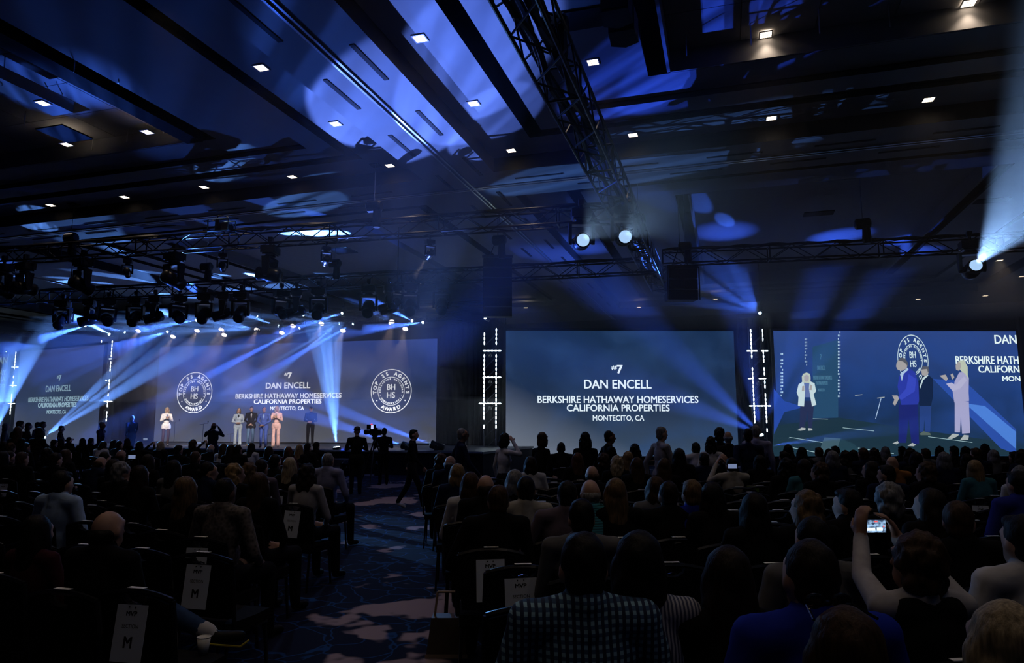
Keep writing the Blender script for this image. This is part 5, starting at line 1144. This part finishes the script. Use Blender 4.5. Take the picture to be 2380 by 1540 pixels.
# ================================================================== signs on chairs, cup, bags
def near_chair(px, py, z=.92):
    p = atz(px, py, z); best = None
    for o in COL.objects:
        if o.name.startswith('banquet_chair'):
            f = Vector((-math.sin(o.rotation_euler.z), math.cos(o.rotation_euler.z), 0)); q = o.location-f*.245
            d = (Vector((q.x, q.y))-Vector((p.x, p.y))).length
            if best is None or d < best[0]: best = (d, o)
    return best[1]
for px, py, ch, l_ in ((325, 1371, 'M', 'section sign on the nearest chair left of the paper cup'), (476, 1287, 'M', 'section sign on the chair behind the cup, second nearest on the aisle'), (522, 1235, 'M', 'section sign on the third aisle chair, half covered below'), (633, 1166, 'M', 'section sign on an aisle chair near the lavender shirt'), (669, 1144, 'M', 'section sign partly hidden beside the curly dark hair'), (1213, 1314, 'I', 'section sign right of the aisle behind the checked shirt'), (1168, 1262, 'I', 'section sign cut off by the chair before it, right of the aisle'), (2204, 1164, 'K', 'section sign beside the blond woman in teal'), (2292, 1164, 'K', 'section sign on the empty chair near the right edge'), (30, 1113, 'N', 'section sign at the left picture edge'), (71, 1160, 'N', 'section sign beside the light blue shirt')):
    hang_sign(near_chair(px, py), ch, l_, random.uniform(-.02, .02), random.uniform(-.04, .04))
c0 = near_chair(325, 1371)
cp = atz(472, 1519, .477); 
cup = thing('paper_cup', 'white paper cup standing on the nearest aisle seat', 'cup', cp)
m_cup = mat('cup_paper', (.75, .75, .74), .6, vary=.03)
n = 20; mb = MB(); pr = [(.026, 0), (.037, .092)]
vs = [(math.cos(2*PI*i/n)*r_, math.sin(2*PI*i/n)*r_, h_) for r_, h_ in ((.026, 0), (.038, .095), (.036, .095), (.025, .006)) for i in range(n)]
mb.add(vs, [(k*n+i, k*n+(i+1) % n, (k+1)*n+(i+1) % n, (k+1)*n+i) for k in range(3) for i in range(n)]+[tuple(3*n+i for i in range(n)), tuple(range(n-1, -1, -1))]); mb.build('cup_wall', m_cup, cup, True)
rim = MB(); rim.path([(math.cos(2*PI*i/n)*.038, math.sin(2*PI*i/n)*.038, .095) for i in range(n+1)], .0025, 5); rim.build('rolled_rim', m_cup, cup)
# booklets propped on chair backs
for px, py, c_, l_ in ((1750, 1140, (.10, .22, .01), 'green booklet standing on a dark chair seat'), (1889, 1128, (.30, .28, .02), 'yellow booklet propped on a chair back')):
    p = atz(px, py, .80); q = thing('booklet', l_, 'booklet', p, TH); MB().bounds(-.09, .09, -.006, .006, -.07, .07).build('cover', mat('cover_%d' % px, c_, .6), q); MB().bounds(-.087, .087, -.0045, .0045, -.068, .073).build('pages', m_cup, q)
# tote placards with the host's initials
for px, py, w_, h_, ln, l_, rot in ((1088, 1205, .30, .34, (('BE', .10), ('HA', .01), ('HOME', -.07)), 'dark tote placard reading BE HA beside the aisle', 0), (1735, 1300, .62, .2, (('BE', .0),), 'dark board with sideways letters on a chair', 1)):
    p = atz(px, py, .62); q = thing('placard', l_, 'placard', p, TH); MB().bounds(-w_/2, w_/2, -.01, .01, -h_/2, h_/2).build('board', m_spk, q); mm_ = mat('dim_print', (.16, .17, .2), .7)
    if not rot:
        for tx, z in ln:
            me = text_mesh(tx); xs_ = [v.co.x for v in me.vertices]; x0 = min(xs_); s_ = .075 if len(tx) < 4 else .03
            for v in me.vertices: v.co = (-w_/2+.05+(v.co.x-x0)*s_*1.1, -.012, z+v.co.y*s_)
            me.materials.append(mm_); obj('lettering', me, q)
    else:
        for tx, xx in (('BE', .22), ('HA', .12), ('HO', .05)):
            me = text_mesh(tx); s_ = .07 if tx != 'HO' else .03
            for v in me.vertices: a, b = v.co.x*s_, v.co.y*s_; v.co = (xx+b, -.012, -a)
            me.materials.append(mm_); obj('lettering', me, q)
        MB().bounds(-w_/2, w_/2, -.012, .012, h_/2-.004, h_/2+.002).build('edge_trim', mat('pale_edge', (.5, .5, .55), .5), q)
# ================================================================== standing people on the floor
BK_ = CL['black']
def standfig(J, **k): return figure('body', J, **k)
def standing(px, py, depth, fig, label, face_to, hair, hc, top, bot=None, shoe=None, shirt=None, sk='light', glasses=False, z0=0.0, face=False):
    """head centre seen at the given place; feet on the floor"""
    p = atd(px, py, depth); hz = fig[1][2]; sc = (p.z-z0)/hz; sc = max(.9, min(1.08, sc))
    q = Vector((p.x, p.y, z0)); d = (Vector(face_to)-q) if len(face_to) == 3 else None
    rz = math.atan2(-d.x, d.y); ca, sa = math.cos(rz), math.sin(rz); hx, hy = fig[1][0]*sc, fig[1][1]*sc
    return person(fig, label, (q.x-(hx*ca-hy*sa), q.y-(hx*sa+hy*ca), z0), rz, hair, hc, sk, CL[top] if isinstance(top, str) else top, CL[bot] if bot else None, shoe, shirt, sc, None, face, glasses)
def to_px(px, py, dp): v = atd(px, py, dp); return (v.x, v.y, v.z)
SF = {}
SF['down'] = standfig(stand(), faces=3500, voxel=.012); SF['suit'] = standfig(stand('swing'), suit=True, shirtfront=True, faces=3500, voxel=.012); SF['work'] = standfig(stand('work'), suit=True, faces=3800, voxel=.011); SF['fdown'] = standfig(stand(female=True), female=True, faces=3500, voxel=.012); SF['walk'] = standfig(stand('swing', .30), faces=3600, voxel=.012); SF['phone'] = standfig(stand('phone'), suit=True, faces=3800, voxel=.011)
Jh = stand(female=True); Jh['elR'] = (.30, .16, 1.38); Jh['wrR'] = (.13, .12, 1.60); SF['hand'] = standfig(Jh, female=True, faces=3800, voxel=.011, head=(0, -.25, 0))
Jn = stand('clasp', female=True, lean=.05); SF['fclasp'] = standfig(Jn, female=True, faces=3500, voxel=.012)
STG = to_px(600, 1000, 30)
wsh = mat('white_sneaker', (.7, .7, .7), .6)
standing(830, 1002, 18.1, SF['work'], 'camera operator in flat cap standing with back to us', to_px(800, 1000, 30), 'hat', 'black', 'black')
standing(893, 1003, 20.8, SF['work'], 'second camera operator with headset working the video camera', to_px(800, 1000, 30), 'short', 'black', 'black')
standing(962, 1010, 15.0, SF['walk'], 'young man in black walking right across the aisle in white shoes', to_px(1300, 1010, 15.0), 'short', 'black', 'black', None, wsh)
standing(1075, 1010, 12.4, SF['suit'], 'man in navy suit with glasses walking right', to_px(1500, 1010, 13.5), 'crop', 'grey', 'navy', None, None, None, 'mid', True)
standing(1174, 1022, 12.0, SF['hand'], 'woman in white blouse holding a hand to her head', to_px(1500, 1015, 14), 'bob', 'black', 'white')
standing(1262, 1020, 12.0, SF['fclasp'], 'woman in dark top standing in profile before the central screen', to_px(1600, 1020, 14.5), 'bob', 'brown', 'black')
standing(1360, 1020, 12.0, SF['fdown'], 'woman with full dark hair standing before the central screen', to_px(1300, 1010, 30), 'wavy', 'black', 'black')
standing(1417, 1016, 12.0, SF['suit'], 'close-cropped man in dark suit leaning right before the central screen', to_px(1700, 1060, 12.5), 'crop', 'black', 'black', None, None, None, 'tan')
standing(1538, 1008, 12.0, SF['suit'], 'man in pale grey blazer walking right before the central screen', to_px(1900, 1010, 13.2), 'short', 'grey', 'blazer')
standing(1652, 1030, 12.0, SF['fdown'], 'woman in white top standing beside the central screen\'s edge', to_px(1500, 1000, 28), 'wavy', 'black', 'white')
standing(1672, 1010, 12.8, SF['down'], 'dark-haired man behind the white-topped woman', to_px(1500, 1000, 28), 'curly', 'black', 'black')
standing(1692, 1016, 12.4, SF['down'], 'bald man standing beside the dark-haired man', to_px(1500, 1000, 28), 'ring', 'grey', 'black', None, None, None, 'mid')
standing(1738, 1012, 11.8, SF['suit'], 'man in dark navy jacket before the bright floor light', to_px(1600, 1000, 28), 'short', 'black', 'navy', None, None, None, 'mid')
standing(1757, 1003, 12.4, SF['down'], 'man in pale shirt before the bright floor light', to_px(1700, 1000, 28), 'crop', 'grey', 'lav')
standing(497, 990, 23.5, SF['phone'], 'bald man in navy suit photographing the stage with arms raised', to_px(560, 985, 30), 'ring', 'dark', 'navy', None, None, None, 'mid')
standing(238, 988, 25.5, SF['suit'], 'grey-haired man in dark suit at the foot of the left tower', to_px(600, 990, 26), 'short', 'grey', 'navy', None, None, None, 'light', False)
standing(307, 972, 28.5, SF['suit'], 'white-haired man in navy suit with back half turned near the stage', to_px(150, 985, 33), 'short', 'white', 'navy', None, None, None, 'light', False, .45)
for px, py, dp, fk, l_, hr, hc_, tp in ((47, 988, 20, 'down', 'tall dark silhouette at the far left', 'short', 'black', 'black'), (42, 1003, 17, 'fdown', 'woman with long lit hair at the far left', 'long', 'brown', 'black'), (67, 990, 26, 'fdown', 'woman looking back among the far left group', 'wavy', 'brown', 'black'), (88, 988, 28, 'down', 'short-haired man in the far left group', 'short', 'brown', 'grey'), (100, 987, 28, 'suit', 'man with white collar in the far left group', 'short', 'black', 'black'), (92, 1004, 17.5, 'fclasp', 'dark-haired woman holding a tablet at the far left', 'bob', 'black', 'black'), (143, 996, 27, 'work', 'photographer in black before the left lettered screen', 'short', 'black', 'black'), (14, 992, 24, 'fdown', 'grey-topped person cut at the left picture edge', 'bob', 'grey', 'grey')):
    standing(px, py, dp, SF[fk], l_, STG, hr, hc_, tp)
# ================================================================== people on stage
def on_stage(px, feet, fig, label, face_px, hair, hc, top, bot, shoe=None, shirt=None, sk='light', hpx=92, glasses=False):
    p = atz(px, feet, STZ); k = hpx/FPX*depth_of((p.x, p.y, STZ+.8)); sc = k/1.755
    fx, fy = face_px; d = atd(fx, fy, 23); q = Vector((p.x, p.y, 0)); rz = math.atan2(-(d.x-q.x), d.y-q.y)
    return person(fig, label, (p.x, p.y, STZ), rz, hair, hc, sk, CL[top] if isinstance(top, str) else top, CL[bot] if isinstance(bot, str) else bot, shoe, shirt, sc, None, True, glasses)
wb = cloth('white_blazer', (.80, .78, .76)); lb = cloth('ice_suit', (.38, .46, .54)); bs = cloth('blue_suit', (.06, .10, .34)); brt = cloth('brown_leather', (.06, .042, .042), .5); beige = mat('beige_shoe', (.55, .40, .32), .5); patt = cloth('patterned_blouse', (.25, .28, .45))
F_clap = standfig(stand('clap', female=True), female=True, suit=True, shirtfront=True, faces=4500, voxel=.0095); F_clapl = standfig(stand('clap', female=True), female=True, suit=True, shirtfront=True, flare=.03, faces=4500, voxel=.0095, head=(.2, 0, 0))
M_clasp = standfig(stand('clasp'), suit=True, shirtfront=True, faces=4500, voxel=.0095, head=(.15, 0, 0)); M_lean = standfig(stand('clasp', lean=.05), suit=True, shirtfront=True, faces=4500, voxel=.0095, head=(.5, -.1, 0)); M_belly = standfig(stand('belly'), broad=1.05, belly=.03, faces=4500, voxel=.0095, head=(.4, 0, 0))
F_face = standfig(stand('belly', female=True), female=True, suit=True, shirtfront=True, flare=.025, faces=4500, voxel=.0095, head=(-.3, .15, 0))
on_stage(383, 1037, F_clap, 'blond woman in white blazer and brown trousers clapping on stage', (450, 1100), 'bob', 'pale', wb, brt, mat('white_shoe', (.7, .7, .7), .5), patt, hpx=90)
on_stage(551, 1036, F_face, 'woman in pale blue suit standing on stage', (540, 1200), 'bob', 'tan', lb, lb, None, CL['black'], hpx=87)
on_stage(581, 1036, M_clasp, 'man in black blazer and jeans on stage', (540, 1200), 'short', 'dark', 'black', cloth('jeans', (.06, .11, .20)), mat('brown_shoe', (.16, .11, .05), .5), CL['white'], hpx=91)
on_stage(611, 1040, M_lean, 'man in blue suit with hands held in front on stage', (520, 1150), 'crop', 'dark', bs, bs, mat('dark_brown_shoe', (.05, .03, .02), .4), CL['sky'], 'mid', hpx=94)
on_stage(640, 1039, F_clapl, 'blond woman in pink suit clapping on stage', (560, 1100), 'long', 'pale', 'pink', 'pink', beige, CL['cream'], hpx=95)
on_stage(720, 1036, M_belly, 'man in dark shirt and trousers holding a note on stage', (640, 1080), 'short', 'grey', 'navy', 'black', None, None, hpx=91)
# ================================================================== video camera on tripod
p = atz(868, 1126, 0); cz = atd(868, 1000, depth_of(p)).z
vt = thing('camera_tripod', 'black tripod carrying the video camera', 'tripod', (p.x, p.y, 0), TH)
hz = cz-.22
for a in (.5, 2.6, 4.7): MB().tube((0, 0, hz), (math.cos(a)*.5, math.sin(a)*.5, .02), .022, .016).build('leg', m_fix, vt)
MB().tube((0, 0, hz-.35), (0, 0, hz+.02), .03).build('centre_column', m_fix, vt); MB().ell((0, 0, hz), (.08, .08, .07)).bounds(-.09, .09, -.07, .07, hz+.04, hz+.08).build('fluid_head', m_fix, vt); MB().tube((.05, -.05, hz), (.22, -.5, hz-.22), .012).build('pan_handle', m_fix, vt)
vc = thing('video_camera', 'shoulder video camera with glowing viewfinder and red tally light', 'video camera', (p.x, p.y, hz+.08), TH+.9)
MB().bounds(-.07, .07, -.2, .16, 0, .17).bounds(-.05, .05, -.28, -.2, .02, .13).bounds(-.02, .02, -.1, .1, .17, .2).build('camera_body', m_fix, vc)
MB().lathe((0, .16, .09), [(.055, 0), (.06, .1), (.075, .16), (.08, .26), (.07, .27)], 14, R=Matrix.Rotation(-PI/2, 3, 'X')).build('zoom_lens', m_fix, vc)
MB().tube((0, .1, .2), (0, .22, .24), .012).tube((0, -.12, .2), (0, .1, .24), .014).build('carry_handle', m_fix, vc)
vf = MB().bounds(-.30, -.10, -.16, .02, .17, .32).build('viewfinder_hood', m_fix, vc)
e_v = mat('viewfinder_picture', (.1, .1, .1), emit=(.45, .5, .85), estr=1.2); MB().bounds(-.29, -.2, -.166, -.161, .19, .30).build('viewfinder_screen', e_v, vf)
MB().bounds(-.24, -.2, -.12, -.08, .32, .335).build('tally_light', mat('tally_red', (.2, 0, 0), emit=(1, .03, .05), estr=2.5), vf)
# ================================================================== stage props
def mic_stand(px, feet, top, label, boom=True):
    p = atz(px, feet, STZ); z1 = atd(px, top, depth_of(p)).z-STZ; t = thing('microphone_stand', label, 'microphone stand', p)
    MB().lathe((0, 0, 0), [(.15, 0), (.15, .02), (.03, .035)], 14).build('round_base', m_fix, t); MB().tube((0, 0, .02), (0, 0, z1), .012).build('pole', m_alu2, t)
    if boom: MB().tube((-.14, -.1, z1-.03), (.16, .1, z1+.05), .009).build('boom_arm', m_alu2, t); MB().lathe((.16, .1, z1+.02), [(.012, 0), (.018, .06), (.026, .09), (.02, .13)], 10).build('microphone', m_fix, t)
mic_stand(470, 1034, 985, 'tall microphone stand beside the photographing man'); mic_stand(404, 1028, 980, 'microphone stand right of the white blazer'); mic_stand(535, 1034, 1008, 'low microphone stand left of the pale blue suit'); mic_stand(843, 1030, 978, 'microphone stand behind the camera operators'); mic_stand(622, 1034, 1010, 'low microphone stand behind the blue suit')
p = atz(616, 1056, .55); t = thing('stage_monitor', 'black monitor cabinet at the stage front below the blue suit', 'speaker', (p.x, min(p.y, 22.35), 0), .1)
MB().poly([(-.6, -.3, 0), (-.6, .3, 0), (-.6, .3, .5), (-.6, -.1, .75), (-.6, -.3, .7)], (1.2, 0, 0)).build('cabinet', m_spk, t); MB().bounds(-.55, .55, -.312, -.3, .08, .62).build('grille', m_gr, t)
# bags on the floor at the aisle
p = atz(1040, 1445, .25); t = thing('handbag', 'tan-edged handbag standing on the carpet by the aisle', 'bag', (p.x, p.y, 0), .3)
MB().poly([(-.16, -.07, 0), (.16, -.07, 0), (.12, -.07, .30), (-.12, -.07, .30)], (0, .14, 0)).build('bag_body', mat('bag_leather', (.10, .08, .06), .5), t); MB().path([(-.1, 0, .3), (-.08, 0, .48), (.08, 0, .48), (.1, 0, .3)], .01).build('bag_strap', mat('bag_strap_tan', (.30, .22, .16), .6), t); MB().bounds(-.165, .165, -.075, -.07, .0, .03).build('bag_trim', mat('bag_trim', (.35, .28, .22), .6), t)
# heads added to rim the left-hand rows in blue and faintly wash the right
for fx, fy, tx, ty, pw, cn, l_ in ((-25, 20.9, -8.5, 8.5, 13000, 34, 'added dark head on a long pipe washing the left rows in blue'), (-10.5, 20.9, -1.0, 7.0, 450, 50, 'added dark head on a long pipe faintly washing the right rows')):
    p = Vector((fx, fy, 5.9)); tgt = Vector((tx, ty, 1)); tt, lp, d = moving_head(p, tgt, l_, 0, True, .8); spot(lp, tgt, pw, cn, (.16, .45, 1.0), .8)
    MB().tube((0, 0, .6), (0, 0, roof(p)-p.z+.01), .02, n=6).build('drop_pipe', m_alu, tt)
# ================================================================== haze in the air
def haze(name, b, density, g, col, label):
    m = bpy.data.materials.new(name); m.use_nodes = True; nt = m.node_tree
    for n in list(nt.nodes):
        if n.type == 'BSDF_PRINCIPLED': nt.nodes.remove(n)
    v = nt.nodes.new('ShaderNodeVolumeScatter'); v.inputs['Density'].default_value = density; v.inputs['Anisotropy'].default_value = g; v.inputs['Color'].default_value = col+(1,)
    nt.links.new(v.outputs[0], nt.nodes['Material Output'].inputs['Volume'])
    o = MB().bounds(*b).build(name, m); o['kind'] = 'stuff'; tag(o, label, 'haze'); return o
haze('stage_haze', (-46, -11.6, 25.4, 31.2, 2.9, 7.1), .11, .35, (1, 1, 1), 'thin theatrical haze hanging over the stage in the beams')
haze('low_stage_haze', (-46, -9.0, 21.3, 31.2, .9, 2.88), .035, .35, (1, 1, 1), 'thinner haze low across the stage')
haze('front_stage_haze', (-46, -9.0, 21.3, 25.38, 2.9, 5.6), .05, .35, (1, 1, 1), 'haze rising before the stage front')
haze('side_haze', (-8.9, 15.5, 24.4, 31.2, .9, 5.95), .022, .35, (1, 1, 1), 'fainter haze in front of the central and live screens')
haze('upper_side_haze', (-8.9, 15.5, 24.4, 32.5, 6.0, 7.9), .09, .35, (1, 1, 1), 'haze above the central and live screens')
haze('tower_haze', (-3.2, 2.6, 19.0, 24.3, 5.0, 7.9), .04, .35, (1, 1, 1), 'haze caught in the fan of beams beside the boxy speaker')
haze('hall_haze', (-8.0, 15.5, 7.5, 18.0, 3.4, 7.9), .008, .45, (1, 1, 1), 'faintest haze drifting under the ceiling over the audience')
